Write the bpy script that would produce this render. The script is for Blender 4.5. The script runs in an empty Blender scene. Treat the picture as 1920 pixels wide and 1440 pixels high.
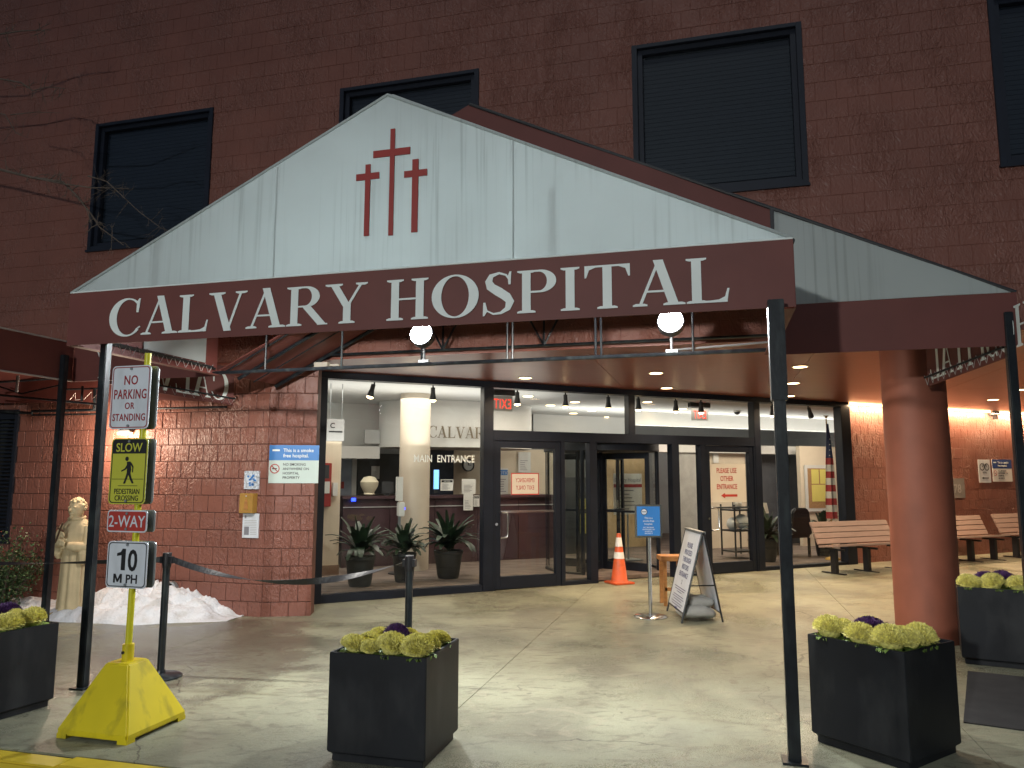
import bpy, bmesh, math, random
from mathutils import Matrix, Vector, noise
from math import sin, cos, pi, radians
random.seed(7)
C = bpy.context.scene
# ------------------------------------------------------------------ camera, sky, sun, exposure
PITCH, ROLL, FPX = radians(7.09), radians(0.1), 1400.0
cam = bpy.data.objects.new('camera', bpy.data.cameras.new('camera'))
cam.data.sensor_width = 36; cam.data.lens = FPX / 1920 * 36
cam.data.clip_start = .05; cam.data.clip_end = 400
cam.location = (0, 0, 1.6)
cam.matrix_world = Matrix.Translation((0, 0, 1.6)) @ Matrix.Rotation(pi / 2 + PITCH, 4, 'X') @ Matrix.Rotation(ROLL, 4, 'Z')
C.collection.objects.link(cam); C.camera = cam
W = bpy.data.worlds.new('World'); C.world = W; W.use_nodes = True
wn = W.node_tree.nodes; sky = wn.new('ShaderNodeTexSky'); sky.sky_type = 'NISHITA'; sky.sun_disc = False
SUN_EL, SUN_AZ = radians(52), radians(196)      # azimuth measured from +Y clockwise
sky.sun_elevation = SUN_EL; sky.sun_rotation = SUN_AZ
W.node_tree.links.new(sky.outputs[0], wn['Background'].inputs[0]); wn['Background'].inputs[1].default_value = .016
sl = bpy.data.lights.new('night_glow_sun', 'SUN'); sl.energy = .20; sl.angle = radians(9); sl.color = (.93, 1, 1.0)
so = bpy.data.objects.new('night_glow_sun', sl)
sd = Vector((sin(SUN_AZ) * cos(SUN_EL), cos(SUN_AZ) * cos(SUN_EL), sin(SUN_EL)))
so.rotation_euler = sd.to_track_quat('Z', 'Y').to_euler(); C.collection.objects.link(so)
C.view_settings.view_transform = 'Standard'; C.view_settings.look = 'None'
C.view_settings.exposure = .12; C.view_settings.gamma = 1
C.render.engine = 'CYCLES'; cy = C.cycles
cy.use_denoising = True; cy.max_bounces = 6; cy.diffuse_bounces = 3; cy.glossy_bounces = 3; cy.transmission_bounces = 4
cy.transparent_max_bounces = 14; cy.sample_clamp_indirect = 4; cy.caustics_reflective = False; cy.caustics_refractive = False

# ------------------------------------------------------------------ frames of the place
# F: along the facade (s right, d into the building); G: along the glass wall, turned 40 degrees
FA, GA = radians(-15.07), radians(24.6)
DF, EG = 7.82, 9.95                      # distance of the facade and of the glass wall
FM = Matrix.Rotation(FA, 4, 'Z'); GM = Matrix.Rotation(GA, 4, 'Z'); IM = Matrix.Identity(4)
_cr, _sr, _cp, _sp = cos(ROLL), sin(ROLL), cos(PITCH), sin(PITCH)
def ray(x, y):
    a, b = (x - 960) / FPX, (y - 720) / FPX
    a, b = a * _cr + b * _sr, -a * _sr + b * _cr
    return Vector((a, b * _sp + _cp, -b * _cp + _sp))
def at(x, y, dist, M):                  # a measured picture point -> point on a vertical plane, in that plane's frame
    v = M.inverted() @ ray(x, y); v *= dist / v.y
    return Vector((v.x, v.y, v.z + 1.6))
def fx(x, y, d=DF): return at(x, y, d, FM)
def gx(x, y, e=EG): return at(x, y, e, GM)
def gz(x): return .0125 + .007 * x
def gp(x, y):                           # point on the pavement, world
    v = ray(x, y); P = v * (-1.6 / v.z)
    for _ in range(4): P = v * ((gz(P.x) - 1.6) / v.z)
    return Vector((P.x, P.y, P.z + 1.6))
def fw(s, d, z=None):
    P = FM @ Vector((s, d, 0)); P.z = gz(P.x) if z is None else z; return P
def gw(g, e, z=None):
    P = GM @ Vector((g, e, 0)); P.z = gz(P.x) if z is None else z; return P

# ------------------------------------------------------------------ object helpers
def tag(o, label=None, cat=None, group=None, kind=None):
    for k, v in (('label', label), ('category', cat), ('group', group), ('kind', kind)):
        if v: o[k] = v
    return o
def thing(name, label, cat, loc=(0, 0, 0), rot=0.0, group=None, kind=None):
    o = bpy.data.objects.new(name, None); o.empty_display_size = .1; C.collection.objects.link(o)
    o.location = loc; o.rotation_euler = (0, 0, rot); return tag(o, label, cat, group, kind)
def rootm(o):
    while o.parent: o = o.parent
    return Matrix.Translation(o.location) @ o.rotation_euler.to_matrix().to_4x4()
def link(name, me, parent=None, loc=None):
    o = bpy.data.objects.new(name, me); C.collection.objects.link(o)
    if parent: o.parent = parent
    if loc is not None: o.location = loc
    return o
class MB:
    def __init__(s, M=IM): s.v = []; s.f = []; s.M = M
    def add(s, vs, fs, T=None):
        n = len(s.v)
        s.v += [(T @ Vector(p)) if T else Vector(p) for p in vs]; s.f += [[i + n for i in f] for f in fs]; return s
    def box(s, a, b, T=None):
        (x0, y0, z0), (x1, y1, z1) = a, b
        x0, x1 = min(x0, x1), max(x0, x1); y0, y1 = min(y0, y1), max(y0, y1); z0, z1 = min(z0, z1), max(z0, z1)
        vs = [(x0, y0, z0), (x1, y0, z0), (x1, y1, z0), (x0, y1, z0), (x0, y0, z1), (x1, y0, z1), (x1, y1, z1), (x0, y1, z1)]
        return s.add(vs, [(0, 3, 2, 1), (4, 5, 6, 7), (0, 1, 5, 4), (1, 2, 6, 5), (2, 3, 7, 6), (3, 0, 4, 7)], T)
    def prism(s, poly, y0, y1, T=None):      # polygon in x,z ; extruded along y
        n = len(poly); ar = sum(poly[i][0] * poly[(i + 1) % n][1] - poly[(i + 1) % n][0] * poly[i][1] for i in range(n))
        if ar < 0: poly = poly[::-1]
        vs = [(x, y0, z) for x, z in poly] + [(x, y1, z) for x, z in poly]
        fs = [list(range(n)), list(range(2 * n - 1, n - 1, -1))] + [[(i + 1) % n, i, i + n, (i + 1) % n + n] for i in range(n)]
        return s.add(vs, fs, T)
    def tube(s, p, q, r, n=8, r2=None, cap=True):
        return s.path([p, q], [r, r if r2 is None else r2], n, cap)
    def path(s, pts, rad, n=8, cap=True, flat=1.0):
        pts = [Vector(p) for p in pts]; rad = rad if isinstance(rad, (list, tuple)) else [rad] * len(pts)
        rings = []; up = None
        for i, p in enumerate(pts):
            t = (pts[min(i + 1, len(pts) - 1)] - pts[max(i - 1, 0)])
            t = t.normalized() if t.length > 1e-9 else Vector((0, 0, 1))
            if up is None: up = Vector((0, 0, 1)) if abs(t.z) < .9 else Vector((1, 0, 0))
            a = t.cross(up).normalized(); b = a.cross(t).normalized(); up = b
            rings.append([p + (a * cos(2 * pi * k / n) + b * sin(2 * pi * k / n) * flat) * rad[i] for k in range(n)])
        vs = [v for r in rings for v in r]
        fs = [[i * n + k, i * n + (k + 1) % n, (i + 1) * n + (k + 1) % n, (i + 1) * n + k] for i in range(len(pts) - 1) for k in range(n)]
        if cap: fs += [list(range(n))[::-1], [(len(pts) - 1) * n + k for k in range(n)]]
        return s.add(vs, fs)
    def lathe(s, prof, n=24, T=None, sx=1.0, sy=1.0, cap=True):   # profile (r,z) around z
        vs = [(r * cos(2 * pi * k / n) * sx, r * sin(2 * pi * k / n) * sy, z) for r, z in prof for k in range(n)]
        fs = [[i * n + k, i * n + (k + 1) % n, (i + 1) * n + (k + 1) % n, (i + 1) * n + k] for i in range(len(prof) - 1) for k in range(n)]
        if cap: fs += [list(range(n))[::-1], [(len(prof) - 1) * n + k for k in range(n)]]
        return s.add(vs, fs, T)
    def sphere(s, c, r, n=12, m=8, sc=(1, 1, 1), T=None):
        c = Vector(c); prof = [(max(1e-4, sin(pi * i / m)), -cos(pi * i / m)) for i in range(m + 1)]
        vs = [(c.x + a * r * cos(2 * pi * k / n) * sc[0], c.y + a * r * sin(2 * pi * k / n) * sc[1], c.z + z * r * sc[2]) for a, z in prof for k in range(n)]
        fs = [[i * n + k, i * n + (k + 1) % n, (i + 1) * n + (k + 1) % n, (i + 1) * n + k] for i in range(m) for k in range(n)]
        return s.add(vs, fs, T)
    def mesh(s, name, parent=None, M=None):
        R = rootm(parent).inverted() if parent else (M.inverted() if M else IM)
        T = R @ s.M
        me = bpy.data.meshes.new(name); me.from_pydata([T @ v for v in s.v], [], s.f); me.update(); return me
    def build(s, name, mat, parent=None, smooth=False, bevel=0, loc=None, rot=0.0):
        """one object; parent's thing frame if parented, else origin at loc"""
        M = None
        if parent is None and loc is not None: M = Matrix.Translation(Vector(loc)) @ Matrix.Rotation(rot, 4, 'Z')
        me = s.mesh(name, parent, M)
        if bevel:
            bm = bmesh.new(); bm.from_mesh(me); bmesh.ops.remove_doubles(bm, verts=bm.verts, dist=1e-5)
            ed = [e for e in bm.edges if len(e.link_faces) == 2 and e.calc_face_angle(0) > .6]
            bmesh.ops.bevel(bm, geom=ed, offset=bevel, segments=2, affect='EDGES', clamp_overlap=True)
            bm.to_mesh(me); bm.free()
        if smooth:
            me.shade_smooth()
            try: me.set_sharp_from_angle(angle=radians(40))
            except Exception: pass
        me.materials.append(mat); o = link(name, me, parent)
        if M: o.location = loc; o.rotation_euler = (0, 0, rot)
        return o
def plane_T(origin, u, v, M=IM):        # local x->u, z->v, y->behind
    u = Vector(u).normalized(); v = Vector(v).normalized(); n = v.cross(u).normalized()
    T = Matrix(((u.x, n.x, v.x, origin[0]), (u.y, n.y, v.y, origin[1]), (u.z, n.z, v.z, origin[2]), (0, 0, 0, 1)))
    return M @ T

# ------------------------------------------------------------------ materials
MATS = {}
def mat(name, col, rough=.6, metal=0.0, var=.12, scale=6, bump=0, bscale=60, bdist=.004, spec=.5, stretch=(1, 1, 1), coord='world', dirt=None, emit=None, estr=0, coat=0, rvar=0):
    m = bpy.data.materials.new(name); m.use_nodes = True; nt = m.node_tree; N = nt.nodes; L = nt.links; b = N['Principled BSDF']
    b.inputs['Roughness'].default_value = rough; b.inputs['Metallic'].default_value = metal; b.inputs['Specular IOR Level'].default_value = spec
    if coat: b.inputs['Coat Weight'].default_value = coat; b.inputs['Coat Roughness'].default_value = .15
    if coord == 'world': src = N.new('ShaderNodeNewGeometry').outputs['Position']
    else: src = N.new('ShaderNodeTexCoord').outputs['Object']
    mp = N.new('ShaderNodeMapping'); mp.inputs['Scale'].default_value = stretch; L.new(src, mp.inputs[0])
    nz = N.new('ShaderNodeTexNoise'); nz.inputs['Scale'].default_value = scale; nz.inputs['Detail'].default_value = 6; L.new(mp.outputs[0], nz.inputs[0])
    rp = N.new('ShaderNodeValToRGB'); e = rp.color_ramp.elements
    e[0].position = .3; e[1].position = .7
    e[0].color = [max(0, c * (1 - var)) for c in col] + [1]; e[1].color = [min(1, c * (1 + var)) for c in col] + [1]
    L.new(nz.outputs[0], rp.inputs[0]); out = rp.outputs[0]
    if dirt:                              # (colour, amount, scale, stretch)
        dc, da, ds, dst = dirt
        m2 = N.new('ShaderNodeMapping'); m2.inputs['Scale'].default_value = dst; L.new(src, m2.inputs[0])
        n2 = N.new('ShaderNodeTexNoise'); n2.inputs['Scale'].default_value = ds; n2.inputs['Detail'].default_value = 8; L.new(m2.outputs[0], n2.inputs[0])
        r2 = N.new('ShaderNodeValToRGB'); r2.color_ramp.elements[0].position = .5; r2.color_ramp.elements[1].position = .72
        r2.color_ramp.elements[1].color = (da, da, da, 1); L.new(n2.outputs[0], r2.inputs[0])
        mx = N.new('ShaderNodeMixRGB'); L.new(r2.outputs[0], mx.inputs[0]); L.new(out, mx.inputs[1]); mx.inputs[2].default_value = (*dc, 1); out = mx.outputs[0]
    L.new(out, b.inputs['Base Color'])
    if rvar:
        mr = N.new('ShaderNodeMapRange'); mr.inputs[3].default_value = rough - rvar; mr.inputs[4].default_value = rough + rvar
        mr.inputs[1].default_value = .3; mr.inputs[2].default_value = .7; L.new(nz.outputs[0], mr.inputs[0]); L.new(mr.outputs[0], b.inputs['Roughness'])
    if bump:
        n3 = N.new('ShaderNodeTexNoise'); n3.inputs['Scale'].default_value = bscale; n3.inputs['Detail'].default_value = 4; L.new(mp.outputs[0], n3.inputs[0])
        bp = N.new('ShaderNodeBump'); bp.inputs['Strength'].default_value = bump; bp.inputs['Distance'].default_value = bdist
        L.new(n3.outputs[0], bp.inputs['Height']); L.new(bp.outputs[0], b.inputs['Normal'])
    if emit: b.inputs['Emission Color'].default_value = (*emit, 1); b.inputs['Emission Strength'].default_value = estr
    MATS[name] = m; return m
def emis(name, col, s): return mat(name, col, var=0, emit=col, estr=s)

def block_mat(name, col):
    m = mat(name, col, rough=.42, var=.10, scale=2.2, spec=.45); nt = m.node_tree; N = nt.nodes; L = nt.links; b = N['Principled BSDF']
    g = N.new('ShaderNodeNewGeometry')
    mp = N.new('ShaderNodeMapping'); mp.inputs['Scale'].default_value = (1, 1, .55); L.new(g.outputs[0], mp.inputs[0])
    w = N.new('ShaderNodeTexNoise'); w.inputs['Scale'].default_value = 5; L.new(mp.outputs[0], w.inputs[0])
    ad = N.new('ShaderNodeVectorMath'); ad.operation = 'MULTIPLY_ADD'; L.new(w.outputs['Color'], ad.inputs[0]); ad.inputs[1].default_value = (.12, .12, .12); L.new(mp.outputs[0], ad.inputs[2])
    n1 = N.new('ShaderNodeTexNoise'); n1.inputs['Scale'].default_value = 30; n1.inputs['Detail'].default_value = 3; n1.inputs['Distortion'].default_value = 1.6; L.new(ad.outputs[0], n1.inputs[0])
    n2 = N.new('ShaderNodeTexVoronoi'); n2.feature = 'SMOOTH_F1'; n2.inputs['Scale'].default_value = 42; L.new(ad.outputs[0], n2.inputs[0])
    n4 = N.new('ShaderNodeTexNoise'); n4.inputs['Scale'].default_value = 1.7; L.new(g.outputs[0], n4.inputs[0])
    mr = N.new('ShaderNodeMapRange'); mr.inputs[1].default_value = .38; mr.inputs[2].default_value = .62; mr.inputs[3].default_value = .25; mr.inputs[4].default_value = 1.0; L.new(n4.outputs[0], mr.inputs[0])
    a = N.new('ShaderNodeMath'); a.operation = 'MULTIPLY_ADD'; L.new(n2.outputs[0], a.inputs[0]); a.inputs[1].default_value = .5; L.new(n1.outputs[0], a.inputs[2])
    bp = N.new('ShaderNodeBump'); bp.inputs['Distance'].default_value = .022; L.new(a.outputs[0], bp.inputs['Height']); L.new(mr.outputs[0], bp.inputs['Strength']); L.new(bp.outputs[0], b.inputs['Normal'])
    return m

BLOCK = block_mat('painted_block', (.235, .093, .068))
MORTAR_SHADE = mat('shaded_mortar', (.12, .05, .038), .75, var=.1)  # darker than the block paint: shadow in the joints put into its colour
MORTAR2 = mat('painted_mortar_upper', (.235, .093, .068), .6, var=.1)
MAROON_PAINT = mat('soffit_paint', (.27, .083, .055), .34, var=.10, scale=3, stretch=(1, 5, 1), bump=.25, bscale=9, bdist=.006)
COLUMN_PAINT = mat('column_paint', (.30, .095, .056), .60, var=.10, scale=4, bump=.1, bscale=14, dirt=((.16, .055, .036), .4, 4, (1, 1, .35)))
FABRIC_MAROON = mat('maroon_canvas', (.150, .043, .036), .62, var=.10, scale=2.5, bump=.12, bscale=5, bdist=.03, coord='object')
def white_canvas():
    m = mat('white_canvas', (.60, .655, .655), .55, var=.05, scale=1.4, coord='object'); nt = m.node_tree; N = nt.nodes; L = nt.links; b = N['Principled BSDF']
    tc = N.new('ShaderNodeTexCoord'); base = b.inputs['Base Color'].links[0].from_socket
    mp = N.new('ShaderNodeMapping'); mp.inputs['Scale'].default_value = (18, 1, .35); L.new(tc.outputs['Object'], mp.inputs[0])
    n = N.new('ShaderNodeTexNoise'); n.inputs['Scale'].default_value = 2.0; n.inputs['Detail'].default_value = 5; L.new(mp.outputs[0], n.inputs[0])
    mq = N.new('ShaderNodeMapping'); mq.inputs['Scale'].default_value = (1.4, 1, .5); L.new(tc.outputs['Object'], mq.inputs[0])
    n2 = N.new('ShaderNodeTexNoise'); n2.inputs['Scale'].default_value = 1.3; L.new(mq.outputs[0], n2.inputs[0])
    r = N.new('ShaderNodeMapRange'); r.inputs[1].default_value = .52; r.inputs[2].default_value = .68; L.new(n.outputs[0], r.inputs[0])
    r2 = N.new('ShaderNodeMapRange'); r2.inputs[1].default_value = .42; r2.inputs[2].default_value = .62; L.new(n2.outputs[0], r2.inputs[0])
    mu = N.new('ShaderNodeMath'); mu.operation = 'MULTIPLY'; L.new(r.outputs[0], mu.inputs[0]); L.new(r2.outputs[0], mu.inputs[1])
    m3 = N.new('ShaderNodeMath'); m3.operation = 'MULTIPLY'; L.new(mu.outputs[0], m3.inputs[0]); m3.inputs[1].default_value = .42
    mx = N.new('ShaderNodeMixRGB'); L.new(m3.outputs[0], mx.inputs[0]); L.new(base, mx.inputs[1]); mx.inputs[2].default_value = (.30, .34, .33, 1)
    L.new(mx.outputs[0], b.inputs['Base Color'])
    t = N.new('ShaderNodeBsdfTranslucent'); L.new(mx.outputs[0], t.inputs[0]); ms = N.new('ShaderNodeMixShader'); ms.inputs[0].default_value = .38
    L.new(b.outputs[0], ms.inputs[1]); L.new(t.outputs[0], ms.inputs[2]); L.new(ms.outputs[0], N['Material Output'].inputs[0])
    return m
WHITE_CANVAS = white_canvas()
LETTER_WHITE = mat('letter_vinyl', (.80, .86, .84), .5, var=.04, scale=6)
RED_VINYL = mat('red_vinyl', (.32, .032, .026), .5, var=.05)
BLACK_STEEL = mat('black_steel', (.010, .013, .017), .30, .0, var=.3, scale=20, bump=.15, bscale=60, spec=.45, dirt=((.06, .075, .075), .5, 14, (1, 1, .25)))
GALV = mat('grey_steel', (.35, .38, .40), .4, .7, var=.1)
CHROME = mat('brushed_chrome', (.62, .63, .64), .22, 1.0, var=.05)
FRAME = mat('dark_bronze_frame', (.009, .012, .020), .42, .0, var=.15, spec=.3)
NAVY = mat('navy_window_frame', (.012, .016, .028), .45, .1, var=.15)
YELLOW = mat('yellow_paint', (.66, .53, .012), .38, var=.08, scale=3, bump=.06, bscale=20, dirt=((.10, .085, .02), .75, 7, (1, 1, .45)))
YELLOW_POLE = mat('yellow_pole_paint', (.62, .58, .02), .4, var=.06)
KERB_YELLOW = mat('kerb_yellow', (.60, .44, .03), .5, var=.1, scale=8, dirt=((.25, .22, .14), .85, 3, (1, 1, 1)), bump=.3, bscale=60)
PLANTER = mat('charcoal_fibreglass', (.0085, .0098, .0135), .5, var=.25, scale=3, spec=.3, bump=.12, bscale=7, bdist=.004, dirt=((.040, .042, .046), .6, 5, (1, 1, .4)))
SOIL = mat('soil', (.03, .022, .015), .95, var=.4, scale=40, bump=.8, bscale=70, bdist=.01)
KALE_Y = mat('yellow_kale', (.80, .71, .22), .6, var=.32, scale=55, coord='object')
KALE_G = mat('green_kale_leaf', (.15, .23, .045), .5, var=.4, scale=12, coord='object')
KALE_P = mat('purple_kale', (.085, .030, .13), .5, var=.5, scale=16, coord='object')
SIGN_WHITE = mat('sign_white', (.66, .70, .76), .38, var=.05, dirt=((.40, .42, .44), .4, 9, (1, 1, .4)))
SIGN_BACK = mat('sign_aluminium', (.42, .44, .45), .4, .8, var=.06)
SIGN_RED = mat('sign_red', (.30, .025, .03), .45, var=.05)
SIGN_REDFACE = mat('sign_red_face', (.42, .045, .035), .42, var=.06)
SIGN_BLACK = mat('sign_black', (.012, .012, .014), .45, var=.1)
SIGN_YEL = mat('sign_yellow_green', (.52, .52, .055), .4, var=.04)
SIGN_BLUE = mat('sign_blue', (.035, .20, .55), .42, var=.04)
SIGN_PALE = mat('sign_pale', (.55, .66, .62), .45, var=.03)
PAPER = mat('paper', (.72, .72, .70), .7, var=.03)
PRINT_GREY = mat('grey_print', (.22, .22, .25), .6, var=.1)
CREAM = mat('cream_wall', (.70, .60, .47), .7, var=.03)
GREY_WALL = mat('grey_wall', (.42, .42, .42), .7, var=.04)
WHITE_WALL = mat('white_wall', (.62, .61, .59), .7, var=.02)
CEIL = mat('white_ceiling', (.58, .58, .57), .8, var=.02)
DESK = mat('plum_desk', (.060, .030, .036), .45, var=.12, scale=5)
BASEBOARD = mat('brown_base', (.22, .13, .085), .6, var=.08)
CARPET = mat('lobby_carpet', (.155, .115, .095), .9, var=.5, scale=3.5, stretch=(.7, 3, 1), bump=.3, bscale=200)
DARKGREY = mat('dark_grey', (.035, .037, .042), .5, var=.15)
BLACKPL = mat('black_plastic', (.012, .012, .015), .45, var=.2)
LEAF = mat('dark_leaf', (.018, .038, .018), .42, var=.5, scale=8)
HOLLY = mat('holly_leaf', (.060, .11, .045), .38, var=.5, scale=9, bump=.2)
BERRY = mat('red_berry', (.40, .08, .04), .4, var=.2)
BARK = mat('bark', (.13, .10, .08), .85, var=.3, scale=20)
STONE = mat('cream_stone', (.56, .46, .28), .68, var=.12, scale=6, bump=.3, bscale=30, bdist=.004, dirt=((.24, .17, .08), .55, 5, (1, 1, .35)))
ORANGE = mat('orange_pvc', (.62, .105, .03), .42, var=.08, dirt=((.25, .07, .03), .5, 8, (1, 1, 1)))
REFLECT = mat('white_collar', (.75, .75, .74), .35, var=.1, dirt=((.4, .38, .36), .6, 8, (1, 1, 1)))
WOOD = mat('light_wood', (.42, .19, .06), .45, var=.2, scale=8, stretch=(1, 1, 8))
GOLDWOOD = mat('gilded_wood', (.46, .27, .06), .45, .1, var=.15)
SLAT = mat('bench_slat', (.30, .215, .185), .55, var=.12, scale=4, stretch=(1, 1, 8))
SANDBAG = mat('grey_sandbag', (.36, .36, .34), .9, var=.15, bump=.5, bscale=60)
REDBOX = mat('red_cabinet', (.34, .03, .025), .45, var=.05)
SNOW = mat('snow', (.78, .82, .88), .6, var=.05, scale=5, bump=.7, bscale=35, bdist=.02, dirt=((.30, .27, .20), .42, 6, (1, 1, 1)))
ROAD = mat('asphalt', (.05, .05, .05), .55, var=.3, scale=30, bump=.6, bscale=200)
DARKGLASS = mat('dark_pane', (.007, .010, .017), .12, var=.1, spec=.4)
BLIND = mat('blind_slat', (.008, .013, .026), .5, var=.1)
FLAG_RED = mat('flag_red', (.36, .03, .03), .7, var=.08); FLAG_WHITE = mat('flag_white', (.62, .58, .52), .7, var=.05); FLAG_BLUE = mat('flag_blue', (.02, .028, .09), .7, var=.08)
CORK = mat('cork', (.36, .20, .09), .8, var=.15, scale=30); PAPER_Y = mat('yellow_paper', (.70, .60, .16), .7, var=.03)
LAMP_SHADE = mat('lamp_shade', (.62, .58, .50), .7, var=.03)
E_WARM = emis('warm_lamp', (1, .72, .40), 14); E_SOFFIT = emis('warm_downlight', (1, .70, .36), 9); E_FLOOD = emis('flood_lens_glow', (.92, .97, 1), 160)
E_COOL = emis('cool_lamp', (.9, 1, .97), 6); E_EXIT = emis('exit_red', (1, .07, .04), 1.3); E_BLUE = emis('blue_led', (.02, .05, 1), 6)
E_ORANGE = emis('orange_led', (1, .16, .02), 4); E_COVE = emis('cove_strip', (1, .66, .30), 9); E_SCREEN = emis('screen', (.2, .5, 1), 1.5); E_WCOVE = emis('white_cove', (1, .96, .86), 3.2)

def paper_t(name, col):
    m = mat(name, col, .6, var=.03); N = m.node_tree.nodes; L = m.node_tree.links; b = N['Principled BSDF']; t = N.new('ShaderNodeBsdfTranslucent'); t.inputs[0].default_value = (*col, 1)
    s = N.new('ShaderNodeMixShader'); s.inputs[0].default_value = .5; L.new(b.outputs[0], s.inputs[1]); L.new(t.outputs[0], s.inputs[2]); L.new(s.outputs[0], N['Material Output'].inputs[0]); return m
PAPER_T = paper_t('backlit_paper', (.80, .76, .68))
def glass_mat(name, tint=(.93, .95, .94), refl=1.0):
    m = bpy.data.materials.new(name); m.use_nodes = True; N = m.node_tree.nodes; L = m.node_tree.links; N.remove(N['Principled BSDF'])
    t = N.new('ShaderNodeBsdfTransparent'); t.inputs[0].default_value = (*tint, 1)
    g = N.new('ShaderNodeBsdfGlossy'); g.inputs['Roughness'].default_value = .01
    f = N.new('ShaderNodeFresnel'); f.inputs[0].default_value = 1.42; mu = N.new('ShaderNodeMath'); mu.operation = 'MULTIPLY'; gb = N.new('ShaderNodeNewGeometry'); iv = N.new('ShaderNodeMath'); iv.operation = 'SUBTRACT'; iv.inputs[0].default_value = refl * 1.6; iv.use_clamp = False; k2 = N.new('ShaderNodeMath'); k2.operation = 'MULTIPLY'; k2.inputs[1].default_value = refl * 1.6; L.new(gb.outputs['Backfacing'], k2.inputs[0]); L.new(k2.outputs[0], iv.inputs[1]); L.new(iv.outputs[0], mu.inputs[1]); L.new(f.outputs[0], mu.inputs[0])
    s = N.new('ShaderNodeMixShader'); L.new(mu.outputs[0], s.inputs[0]); L.new(t.outputs[0], s.inputs[1]); L.new(g.outputs[0], s.inputs[2]); L.new(s.outputs[0], N['Material Output'].inputs[0])
    return m
GLASS = glass_mat('clear_glass')

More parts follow.
